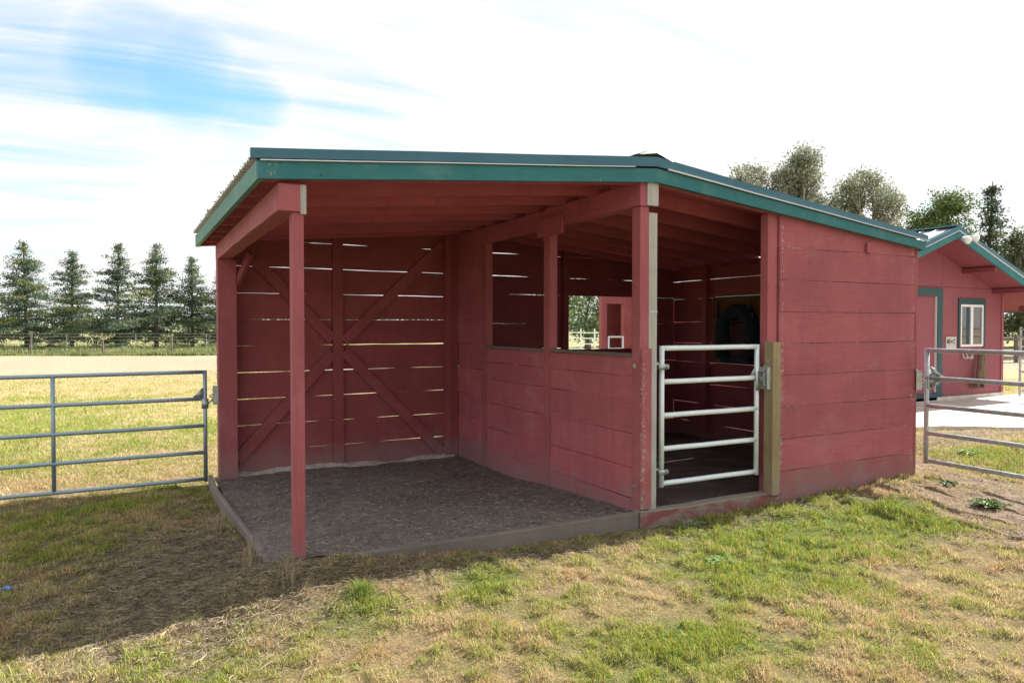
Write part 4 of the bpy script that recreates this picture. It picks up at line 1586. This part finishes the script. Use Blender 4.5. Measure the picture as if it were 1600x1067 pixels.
def broadleaf(name, x, y, clumps, trunk_r, leaf, n_sub, n_leaf, col, seed, label, group=None, col2=None, droop=.3, barkm='bark', fill=.5, z0=None, spread=None, forks=None):
    """clumps: (dx, dy, z, rx, rz) ellipsoids of foliage about the base point"""
    rr = np.random.default_rng(seed)
    if z0 is None:
        z0 = float(height(np.array([x]), np.array([y]))[0]) - .05
    root = empty(name, (x, y, z0), label, 'tree', group)
    bm = bmesh.new()
    H = max(c_[2] for c_ in clumps)
    fork = H * .3
    tube(bm, [(x, y, z0), (x + .01 * H, y, z0 + fork * .5), (x, y, z0 + fork)], [trunk_r, trunk_r * .8, trunk_r * .7], 8)
    cents, cols = [], []
    for (dx, dy, zc, rx, rz) in clumps:
        p0 = Vector((x, y, z0 + fork * rr.uniform(.6, 1.0)))
        p3 = Vector((x + dx, y + dy, z0 + zc))
        m1 = p0.lerp(p3, .4) + Vector((rr.normal(0, .03 * H), rr.normal(0, .03 * H), .04 * H))
        m2 = p0.lerp(p3, .75) + Vector((rr.normal(0, .02 * H), rr.normal(0, .02 * H), .02 * H))
        tube(bm, [p0, m1, m2, p3], [trunk_r * .45, trunk_r * .32, trunk_r * .2, trunk_r * .06], 6, cap=False)
        for _ in range(4):
            e = p3 + Vector((rr.normal(0, rx * .5), rr.normal(0, rx * .5), rr.normal(0, rz * .45)))
            tube(bm, [m2, m2.lerp(e, .5) + Vector((0, 0, .1 * rz)), e], [trunk_r * .13, trunk_r * .08, .01], 4, cap=False)
        ns = int(n_sub * (rx * rx * rz) ** .6)
        v_ = rr.normal(0, 1, (ns, 3))
        v_ /= np.linalg.norm(v_, axis=1)[:, None]
        rad = rr.uniform(fill ** 2, 1, (ns, 1)) ** .5
        p = v_ * rad
        p[:, 2] = np.where(p[:, 2] < 0, p[:, 2] * .75, p[:, 2])
        wob_ = 1 + .32 * np.sin(v_[:, :1] * 5 + seed) * np.cos(v_[:, 1:2] * 6 + zc)
        gap = np.sin(v_[:, 0] * 7 + zc * 3) * np.cos(v_[:, 2] * 8 + dx * 5) > -.30
        v_, p, wob_ = v_[gap], p[gap], wob_[gap]
        ns = len(p)
        p = p * wob_ * np.array([rx, rx, rz]) + np.array([x + dx, y + dy, z0 + zc])
        cents.append(p)
        cc = np.tile(np.array(col), (ns, 1)) * rr.uniform(.7, 1.3, (ns, 1))
        if col2 is not None:
            w = (rr.random(ns) < .4)[:, None]
            cc = np.where(w, np.array(col2) * rr.uniform(.75, 1.25, (ns, 1)), cc)
        cols.append(cc)
    finish('trunk', bm, barkm, root, smooth=True)
    if spread is None:
        spread = leaf * 1.8
    co, f_, cl = leaf_cloud(np.concatenate(cents), leaf, n_leaf, spread, np.concatenate(cols), rr, droop, 1.9)
    np_mesh('crown', co, [f_], cl, 'leaf', parent=root)
    return root


row = 'conifers in the windbreak row behind the left field'
for (px_, top, dep, wd, sd, tone, lab) in (
        (42, 376, 49, 2.9, 1, 1.5, 'leftmost full conifer of the windbreak row, broad with yellowish patches'),
        (112, 392, 52, 2.6, 2, 1.45, 'slim pointed conifer second from the left in the windbreak row'),
        (183, 380, 51, 2.65, 3, 1.45, 'narrow topped conifer in the middle of the windbreak row'),
        (244, 378, 50, 2.9, 4, 1.5, 'tall conifer with a clear straight trunk fourth from left in the row'),
        (301, 400, 52, 2.5, 5, 1.4, 'shorter conifer beside the rear left corner of the shelter'),
        (348, 405, 52, 2.3, 6, 1.4, 'conifer half hidden behind the rear left post of the shelter'),
        (-28, 385, 51, 2.6, 7, 1.5, 'conifer cut by the left edge of the picture')):
    x, y = at(px_, dep)
    H = (510 - top) / FPX * dep + 1.52 + .2
    conifer('conifer', x, y, H, wd, 100 + sd, lab, row, tone)

# eucalyptus group behind the shelter roof
EU = (.205, .235, .170)  # grey green lightened, glare of the bright sky put into the leaf colour
EU2 = (.31, .31, .22)
D = 62


def W(dpx, dep=D):
    return dpx / FPX * dep


def clumps_px(px0, lst, dep, dy=0):
    """lst: (px, py, rpx, rpy) -> offsets in the plane facing the view, scattered in depth"""
    out = []
    for i, (px_, py_, rx, ry) in enumerate(lst):
        s = W(px_ - px0, dep)
        dd = ((i * 37) % 11 / 11 - .5) * 3.0
        out.append((s * _ca + dd * _sa, -s * _sa + dd * _ca, (504 - py_ - dy) / FPX * dep + 1.65, W(rx, dep), W(ry, dep)))
    return out


eg = 'pale eucalyptus trees behind the shelter roof'
broadleaf('eucalyptus', *at(1168, D), clumps_px(1168, [(1150, 275, 20, 22), (1172, 262, 14, 14), (1190, 262, 12, 14), (1160, 300, 24, 20), (1185, 300, 22, 24), (1175, 335, 30, 28), (1155, 390, 36, 40), (1195, 318, 22, 26), (1172, 292, 20, 18), (1140, 300, 16, 18)], D, 10),
          .35, .13, 105, 13, EU, 201, 'thin feathery eucalyptus leftmost above the shelter roof', eg, EU2, 1.0, 'bark_pale', .3, spread=.27)
broadleaf('eucalyptus', *at(1240, D), clumps_px(1240, [(1243, 243, 27, 19), (1218, 262, 18, 18), (1268, 262, 20, 20), (1205, 290, 15, 24), (1250, 295, 22, 26), (1278, 300, 14, 26), (1228, 330, 30, 24), (1265, 340, 26, 26), (1240, 380, 40, 36), (1243, 270, 28, 20), (1248, 320, 26, 24), (1282, 335, 20, 22), (1212, 315, 20, 22)], D, 11),
          .45, .13, 115, 13, EU, 202, 'tallest domed eucalyptus above the shelter roof', eg, EU2, .8, 'bark_pale', .3, spread=.27)
broadleaf('eucalyptus', *at(1345, D + 2), clumps_px(1345, [(1315, 288, 22, 20), (1350, 272, 22, 16), (1378, 288, 18, 18), (1388, 318, 13, 24), (1300, 320, 22, 26), (1335, 320, 20, 24), (1365, 345, 18, 20), (1320, 355, 34, 22), (1390, 350, 12, 18), (1345, 390, 44, 30), (1335, 300, 26, 20), (1362, 312, 22, 22), (1308, 338, 24, 22), (1400, 345, 16, 20), (1290, 345, 20, 22)], D),
          .45, .13, 95, 13, EU, 203, 'open crowned eucalyptus rightmost of the three above the shelter roof', eg, EU2, .9, 'bark_pale', .3, spread=.27)
broadleaf('round_tree', *at(1452, 45), clumps_px(1452, [(1458, 325, 30, 22), (1430, 345, 24, 22), (1478, 335, 18, 24), (1452, 365, 40, 26), (1425, 380, 22, 22), (1460, 410, 40, 30)], 45),
          .3, .09, 230, 14, (.10, .145, .05), 204, 'rounded bright green tree behind the workshop ridge', None, (.15, .20, .065), .2, 'bark', .3, spread=.16)
x, y = at(1538, 34)
conifer('pine_tree', x, y, 8.5, 1.75, 301, 'sparse dark pine with a bare trunk above the workshop roof', None, .95, .45, .1)
broadleaf('dark_tree', *at(1600, 36), clumps_px(1600, [(1592, 345, 14, 14), (1575, 372, 16, 12), (1585, 400, 20, 14), (1610, 325, 18, 16), (1580, 385, 20, 12), (1600, 405, 24, 20), (1590, 450, 28, 28), (1600, 500, 30, 20), (1625, 400, 24, 40), (1630, 480, 30, 30), (1578, 430, 16, 20), (1574, 478, 18, 26), (1600, 455, 24, 28), (1580, 515, 22, 16)], 36),
          .25, .085, 190, 12, (.07, .095, .04), 205, 'dark leafy tree right of the workshop wall', None, (.09, .11, .05), .2, 'bark', .3, spread=.2)
for (px_, dep, top, sd, lab) in ((872, 38, 400, 206, 'leafy green tree seen through the left part of the rear window'),
                                 (918, 44, 415, 207, 'darker leafy tree seen through the middle of the rear window'),
                                 (965, 48, 430, 208, 'leafy tree behind the smaller far shelter')):
    broadleaf('leafy_tree', *at(px_, dep), clumps_px(px_, [(px_, top + 35, 26, 26), (px_ - 20, top + 65, 24, 24), (px_ + 20, top + 66, 24, 22), (px_ - 4, top + 92, 34, 20)], dep),
              .25, .10, 110, 12, (.07, .11, .04), sd, lab, 'leafy trees behind the shelter', (.11, .15, .055), .2, 'bark', .35, spread=.22)

# distant hedge line on the horizon
rr = np.random.default_rng(77)
cents, cols = [], []
for i in range(2600):
    px_ = rr.uniform(-500, 2100)
    dep = 300 + rr.uniform(-10, 10)
    x, y = at(px_, dep)
    hh = 3.2 + 3.5 * float(fbm(np.array([px_]), np.array([0.]), 120, 88, 3)[0])
    cents.append((x, y, rr.uniform(0, 1) * hh))
    cols.append(np.array([.13, .16, .11]) * rr.uniform(.8, 1.2))
co, f_, cl = leaf_cloud(np.array(cents), 1.3, 6, np.array([1.6, 1.6, .6]), np.array(cols), rr, 0, 1.3)
tag(np_mesh('distant_treeline', co, [f_], cl, 'leaf'), 'low distant tree line on the horizon', 'trees', kind='stuff')

# ------------------------------------------------------------------ grass


def blades(x, y, h, w, lean, col, rr, zoff=0.0, z=None):
    n = len(x)
    z = (height(x, y) if z is None else z) + zoff
    az = rr.uniform(0, 6.283, n)
    la = rr.uniform(0, 6.283, n)
    wx, wy = np.cos(az) * w / 2, np.sin(az) * w / 2
    lx, ly = np.cos(la) * lean * h, np.sin(la) * lean * h
    hz = h * np.sqrt(np.clip(1 - lean ** 2 * .8, .05, 1))
    c0 = np.stack([x - wx, y - wy, z - .004], 1)
    c1 = np.stack([x + wx, y + wy, z - .004], 1)
    c2 = np.stack([x + wx * .8 + lx * .38, y + wy * .8 + ly * .38, z + hz * .62], 1)
    c3 = np.stack([x - wx * .8 + lx * .38, y - wy * .8 + ly * .38, z + hz * .62], 1)
    c4 = np.stack([x + lx, y + ly, z + hz], 1)
    co = np.stack([c0, c1, c2, c3, c4], 1).reshape(-1, 3)
    i0 = np.arange(n) * 5
    return co, np.stack([i0, i0 + 1, i0 + 2, i0 + 3], 1), np.stack([i0 + 3, i0 + 2, i0 + 4], 1), np.repeat(col, 5, 0)


def grass_sample(n, d0, d1, p, rr, a0=-52, a1=50):
    """polar scatter round the viewing spot with density falling with distance"""
    u = rr.random(n)
    e = 2 - p
    d = (d0 ** e + u * (d1 ** e - d0 ** e)) ** (1 / e)
    a = np.radians(YAW + rr.uniform(a0, a1, n))
    return CX + d * np.sin(a), CY + d * np.cos(a), d


def turf_cols(g_, dry, rr, x, y):
    n = len(x)
    cn = vnoise(x, y, .17, 131) * .6 + vnoise(x, y, .07, 132) * .4
    hue = vnoise(x, y, .28, 133) * .65 + vnoise(x, y, .11, 134) * .35
    pg = np.clip(.02 + .9 * g_ + 1.3 * (cn - .5), 0.02, .93)
    isg = rr.random(n) < pg
    one = np.ones((n, 1))
    straw = np.array([.63, .505, .285]) * one
    rust = np.array([.54, .37, .20]) * one
    olive = np.array([.46, .43, .15]) * one
    h = sstep(hue + rr.normal(0, .10, n), .50, .72)[:, None]
    k_ = sstep(.5 - hue + .9 * (cn - .5) + rr.normal(0, .14, n) + .45 * g_, -.02, .22)[:, None]
    st = straw * (1 - h) + rust * h
    st = st * (1 - k_) + olive * k_
    st = st * rr.uniform(.65, 1.22, (n, 1)) * (1 + rr.normal(0, .04, (n, 3)))
    green = np.array([.255, .345, .060]) * rr.uniform(.62, 1.25, (n, 1))
    green[:, 0] *= rr.uniform(.8, 1.55, n)
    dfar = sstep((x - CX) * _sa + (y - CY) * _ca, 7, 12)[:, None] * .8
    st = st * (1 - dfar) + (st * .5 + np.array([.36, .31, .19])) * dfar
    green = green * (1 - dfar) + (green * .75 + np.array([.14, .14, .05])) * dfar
    c_ = np.where(isg[:, None], green, st)
    return np.clip(c_, 0.01, .9), isg


rr = np.random.default_rng(99)
x, y, d = grass_sample(1150000, 2.6, 30, 1.75, rr)
hid = (x > -1.2 + .15 * (y - 3.6)) & (y > 3.6) & (x < 6.5)
keep = ~inside(x, y, .02) & ~in_conc(x, y) & ~hid & ~((y > 6.5) & (x > 3))
x, y, d = x[keep], y[keep], d[keep]
g_, b_, dry = cover_fn(x, y)
curbz = (y > -.10) & (y < 0) & (x > -2.8) & (x < 1.7)
cl_m = clump(x, y) * (d < 9) + .7 * (d >= 9)
keep = (rr.random(len(x)) > b_ * .95) & ~curbz & (rr.random(len(x)) < .12 + 1.1 * cl_m + .4 * g_)
x, y, d, g_, b_, dry, cl_m = [q_[keep] for q_ in (x, y, d, g_, b_, dry, cl_m)]
n = len(x)
sc = (np.clip(d, 3, 40) / 3.5) ** .62
hgt = (.012 + .014 * rr.random(n) + .017 * g_ * rr.random(n) + .02 * (fbm(x, y, .3, 15, 2) - .4)) * (0.75 + .5 * rr.random(n)) * sc ** .75
hgt = np.clip(hgt * (.35 + 1.05 * cl_m), .008, .2)
wid = (.0024 + .0020 * rr.random(n)) * sc
lean = np.clip(rr.beta(2.6, 1.3, n), .1, .98)
cc, isg = turf_cols(g_, dry, rr, x, y)
wid = wid * np.where(isg, 1.25, .9)
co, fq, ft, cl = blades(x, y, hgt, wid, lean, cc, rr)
tag(np_mesh('grass', co, [fq, ft], cl, 'blade'), 'short mown grass, part green and part dried to straw', 'grass', kind='stuff')

# taller grass along the fence and under the conifers
rr = np.random.default_rng(98)
n = 60000
px_ = rr.uniform(-260, 480, n)
dep = 42 + 14 * rr.random(n) ** 1.5
r_ = (px_ - 800) / FPX * dep
x, y = CX + r_ * _ca + dep * _sa, CY - r_ * _sa + dep * _ca
tall = fbm(x, y, 1.5, 55, 3)
hgt = (.10 + .75 * tall ** 1.5 * rr.random(n)) * np.where(dep < 43.5, .6, 1.0)
wid = np.full(n, .035) * rr.uniform(.6, 1.4, n)
gg = rr.random((n, 1))
cc = np.where(gg < .6, np.array([.17, .24, .075]), np.array([.38, .36, .18])) * rr.uniform(.7, 1.25, (n, 1))
co, fq, ft, cl = blades(x, y, hgt, wid, rr.uniform(.05, .5, n), cc, rr)
tag(np_mesh('tall_grass', co, [fq, ft], cl, 'blade'), 'rough tall green grass along the far wire fence', 'grass', kind='stuff')

# lying straw and hay litter
rr = np.random.default_rng(97)


def straws(x, y, L, w, col, rr, z=None, lift=.02, flat=.15):
    n = len(x)
    z = (height(x, y) if z is None else z) + rr.uniform(.003, lift, n)
    az = rr.uniform(0, 6.283, n)
    dz = rr.normal(0, flat, n)
    dx, dy = np.cos(az) * L / 2, np.sin(az) * L / 2
    bend = rr.normal(0, .18, n) * L
    wx, wy = -np.sin(az) * w / 2, np.cos(az) * w / 2
    mx, my = x - np.sin(az) * bend, y + np.cos(az) * bend
    dzv = dz * L / 2
    P = [np.stack([x - dx - wx, y - dy - wy, z - dzv], 1), np.stack([x - dx + wx, y - dy + wy, z - dzv + w * .3], 1),
         np.stack([mx + wx, my + wy, z + .01 * rr.random(n) + w * .3], 1), np.stack([mx - wx, my - wy, z + .004], 1),
         np.stack([x + dx + wx, y + dy + wy, z + dzv + w * .3], 1), np.stack([x + dx - wx, y + dy - wy, z + dzv], 1)]
    co = np.stack(P, 1).reshape(-1, 3)
    co[:, 2] = np.maximum(co[:, 2], np.repeat(z, 6) - .012)
    i0 = np.arange(n) * 6
    q = np.concatenate([np.stack([i0, i0 + 1, i0 + 2, i0 + 3], 1), np.stack([i0 + 3, i0 + 2, i0 + 4, i0 + 5], 1)])
    return co, q, np.repeat(col, 6, 0)


X_, Y_, L_, W_, C_, Z_ = [], [], [], [], [], []
for (cx_, cy_, sx, sy, n) in ((-3.35, .7, .42, .9, 13000), (-3.1, -.05, .45, .28, 9000), (-3.9, .1, .7, .45, 6000), (-1.2, -.28, 1.2, .10, 4200), (1.6, -.30, .9, .12, 1500), (-3.3, 2.3, .3, .8, 2500),
                               (2.9, -1.1, 1.2, .7, 1500), (-1.5, -1.8, 2.0, 1.2, 1300), (5.4, 1.0, 1.1, .3, 4500), (7.4, .6, .8, .3, 2500)):
    X_.append(rr.normal(cx_, sx, n))
    Y_.append(rr.normal(cy_, sy, n))
    L_.append(rr.uniform(.02, .10, n) * (1 if n > 3000 else .7))
X_, Y_, L_ = np.concatenate(X_), np.concatenate(Y_), np.concatenate(L_)
keep = (~inside(X_, Y_, .06) | ((X_ < -2.6) & (Y_ < .25) & (X_ + Y_ < -2.4))) & ~((Y_ > -.11) & (Y_ < .2) & (X_ > -2.74) & (X_ < 1.7)) & ~in_conc(X_, Y_)
X_, Y_, L_ = X_[keep], Y_[keep], L_[keep]
n = len(X_)
col = np.array([.40, .335, .235]) * rr.uniform(.45, 1.25, (n, 1)) * (1 + rr.normal(0, .05, (n, 3)))
co, q, cl = straws(X_, Y_, L_, rr.uniform(.0013, .0028, n), np.clip(col * .9, .02, .8), rr)
tag(np_mesh('straw_litter', co, [q], cl, 'blade'), 'dry straw scattered on the ground round the near post', 'straw', kind='stuff')
# chips and straw bits on the dirt floor
n = 8500
x, y = rr.uniform(-2.85, -.02, n), 0.03 + 3.6 * rr.random(n) ** 1.3
L = rr.uniform(.008, .06, n)
col = np.array([.38, .33, .26]) * rr.uniform(.4, 1.3, (n, 1)) * np.ones((1, 3))
co, q, cl = straws(x, y, L, rr.uniform(.002, .006, n), col, rr, dirt_z(x, y), .006, .06)
tag(np_mesh('floor_litter', co, [q], cl, 'blade'), 'bits of straw and chips on the dirt floor of the open bay', 'straw', kind='stuff')

# clods and pebbles in the bare spots and the dirt bay
rr = np.random.default_rng(96)


def pebbles(x, y, s, z, col, rr):
    n = len(x)
    base = np.array([[1, 0, 0], [-1, 0, 0], [0, 1, 0], [0, -1, 0], [0, 0, 1], [0, 0, -1]], float)
    fc = np.array([[0, 2, 4], [2, 1, 4], [1, 3, 4], [3, 0, 4], [2, 0, 5], [1, 2, 5], [3, 1, 5], [0, 3, 5]])
    p = base[None] * (s[:, None, None] * rr.uniform(.5, 1.2, (n, 6, 1))) * np.array([1, 1, .6])
    a = rr.uniform(0, 6.28, n)
    ca, sa = np.cos(a)[:, None], np.sin(a)[:, None]
    q_ = p.copy()
    q_[..., 0] = p[..., 0] * ca - p[..., 1] * sa
    q_[..., 1] = p[..., 0] * sa + p[..., 1] * ca
    q_ += np.stack([x, y, z], 1)[:, None]
    f_ = (np.arange(n)[:, None, None] * 6 + fc[None]).reshape(-1, 3)
    return q_.reshape(-1, 3), f_, np.repeat(col, 6, 0)


n = 9000
x1, y1 = rr.uniform(-2.88, .0, n), rr.uniform(.03, 3.7, n)
s1 = rr.gamma(2, .0020, n) + .0015
co1, f1, c1 = pebbles(x1, y1, s1, dirt_z(x1, y1), np.array([.19, .17, .155]) * rr.uniform(.6, 1.7, (n, 1)), rr)
n = 16000
x2, y2, d2 = grass_sample(n, 2.5, 12, 1.3, rr)
_, bb, _ = cover_fn(x2, y2)
kp = (bb > .35) & ~inside(x2, y2, .1) & ~in_conc(x2, y2)
x2, y2 = x2[kp], y2[kp]
s2 = rr.gamma(2, .003, len(x2)) + .002
co2, f2, c2 = pebbles(x2, y2, s2, height(x2, y2), np.array([.27, .21, .16]) * rr.uniform(.6, 1.4, (len(x2), 1)), rr)
tag(np_mesh('clods', np.concatenate([co1, co2]), [np.concatenate([f1, f2 + len(co1)])], np.concatenate([c1, c2]), 'needle'), 'small clods and pebbles on the bare earth', 'earth', kind='stuff')


# weeds and tufts: individual plants
def tuft(name, label, cat, x, y, n, h, w, col, seed, lean=.6, r=.08, group=None):
    rr = np.random.default_rng(seed)
    a = rr.uniform(0, 6.28, n)
    rad = r * .62 * np.minimum(np.abs(rr.normal(0, 1, n)), 1.5) * (.6 + .8 * vnoise(a * 1.3, a * 0, .8, seed))
    xx, yy = x + rad * np.cos(a), y + rad * np.sin(a)
    cc = np.array(col) * rr.uniform(.6, 1.3, (n, 1))
    co, fq, ft, cl = blades(xx, yy, h * rr.uniform(.35, 1.1, n) * np.exp(-(rad / r / 1.3) ** 2), np.full(n, w), rr.uniform(.1, lean, n), cc, rr)
    o_ = np_mesh(name, co, [fq, ft], cl, 'blade')
    z0 = float(height(np.array([x]), np.array([y]))[0])
    o_.data.transform(Matrix.Translation((-x, -y, -z0)))
    o_.location = (x, y, z0)
    return tag(o_, label, cat, group)


tuft('grass_tuft', 'tall bright green grass tuft in the lit lawn just in front of the near post', 'grass tuft', -2.48, -.52, 300, .115, .005, (.24, .31, .07), 1, .9, .10)
tuft('dry_weed', 'pale dry grass stalks standing left of the near post', 'dry weed', -3.0, .28, 60, .30, .003, (.48, .40, .26), 3, .35, .08)
tuft('dry_weed', 'pale dry stalks leaning beside the left curb board', 'dry weed', -3.08, 1.55, 110, .22, .003, (.42, .35, .24), 4, .9, .14)
tuft('dry_weed', 'thin dry stalks standing in front of the near post', 'dry weed', -2.86, -.28, 40, .24, .003, (.42, .35, .24), 5, .4, .08)


def leafy(name, label, x, y, n, L, w, col, seed):
    rr = np.random.default_rng(seed)
    z0 = float(height(np.array([x]), np.array([y]))[0])
    bm = bmesh.new()
    cl = bm.verts.layers.float_color.new('gcol')
    for i in range(n):
        a = rr.uniform(0, 6.28)
        l = L * rr.uniform(.6, 1.15)
        d = Vector((math.cos(a), math.sin(a), 0))
        s = Vector((-d.y, d.x, 0)) * w * rr.uniform(.7, 1.2)
        up = rr.uniform(.15, .8)
        b0 = d * rr.uniform(0, .05) + Vector((rr.normal(0, .03), rr.normal(0, .03), 0))
        P = [b0, b0 + d * l * .5 - s + Vector((0, 0, l * up * .7)), b0 + d * l * .5 + Vector((0, 0, l * up * .55)), b0 + d * l * .5 + s + Vector((0, 0, l * up * .7)), b0 + d * l + Vector((0, 0, l * up * .45))]
        v_ = [bm.verts.new(p) for p in P]
        c_ = np.array(col) * rr.uniform(.7, 1.3)
        for q_ in v_:
            q_[cl] = (*c_, 1)
        bm.faces.new((v_[0], v_[2], v_[1]))
        bm.faces.new((v_[0], v_[3], v_[2]))
        bm.faces.new((v_[1], v_[2], v_[4]))
        bm.faces.new((v_[2], v_[3], v_[4]))
    o_ = finish(name, bm, 'blade')
    o_.location = (x, y, z0)
    return tag(o_, label, 'weed')


leafy('broadleaf_weed', 'grey green leafy weed at the foot of the curb below the stall gate', .38, -.22, 46, .085, .014, (.26, .31, .19), 11)
leafy('broadleaf_weed', 'small pale weed by the base of the tan gate post', 1.78, -.13, 30, .08, .013, (.28, .33, .20), 12)
leafy('broadleaf_weed', 'dark green leafy weed on the bare soil by the right edge of the picture', 3.22, -1.02, 60, .11, .02, (.12, .20, .06), 13)
leafy('broadleaf_weed', 'dark green weed in front of the right corner of the shelter', 3.62, -.42, 34, .08, .016, (.09, .15, .05), 14)
leafy('broadleaf_weed', 'broad leaved green weeds seen through the right gate rails', 5.3, .25, 90, .12, .022, (.18, .29, .06), 15)
leafy('broadleaf_weed', 'second patch of green weeds behind the right gate nearer the frame edge', 5.9, -.35, 110, .12, .022, (.17, .28, .06), 16)
leafy('broadleaf_weed', 'low clover like weed in the lit lawn left of the bright green patch', -.05, -.98, 140, .05, .016, (.19, .30, .08), 17)

# blue scrap of plastic at the left edge
bm = bmesh.new()
rr = np.random.default_rng(3)
n = 7
vv = [[bm.verts.new((.022 * (i - 3) + rr.normal(0, .004), .016 * (j - 2) + rr.normal(0, .004), .02 + .012 * math.sin(i * 1.3 + j) + rr.normal(0, .004))) for j in range(5)] for i in range(n)]
for i in range(n - 1):
    for j in range(4):
        bm.faces.new((vv[i][j], vv[i + 1][j], vv[i + 1][j + 1], vv[i][j + 1]))
o_ = finish('plastic_scrap', bm, 'blue_plastic')
sc_ = o_.modifiers.new('thickness', 'SOLIDIFY')
sc_.thickness = .004
bx_, by_ = at(5, 4.27)
o_.scale = (.5, .5, .5)
o_.location = (bx_, by_, float(height(np.array([bx_]), np.array([by_]))[0]) + .02)
tag(o_, 'crumpled bright blue plastic scrap lying in the shaded grass', 'plastic scrap')
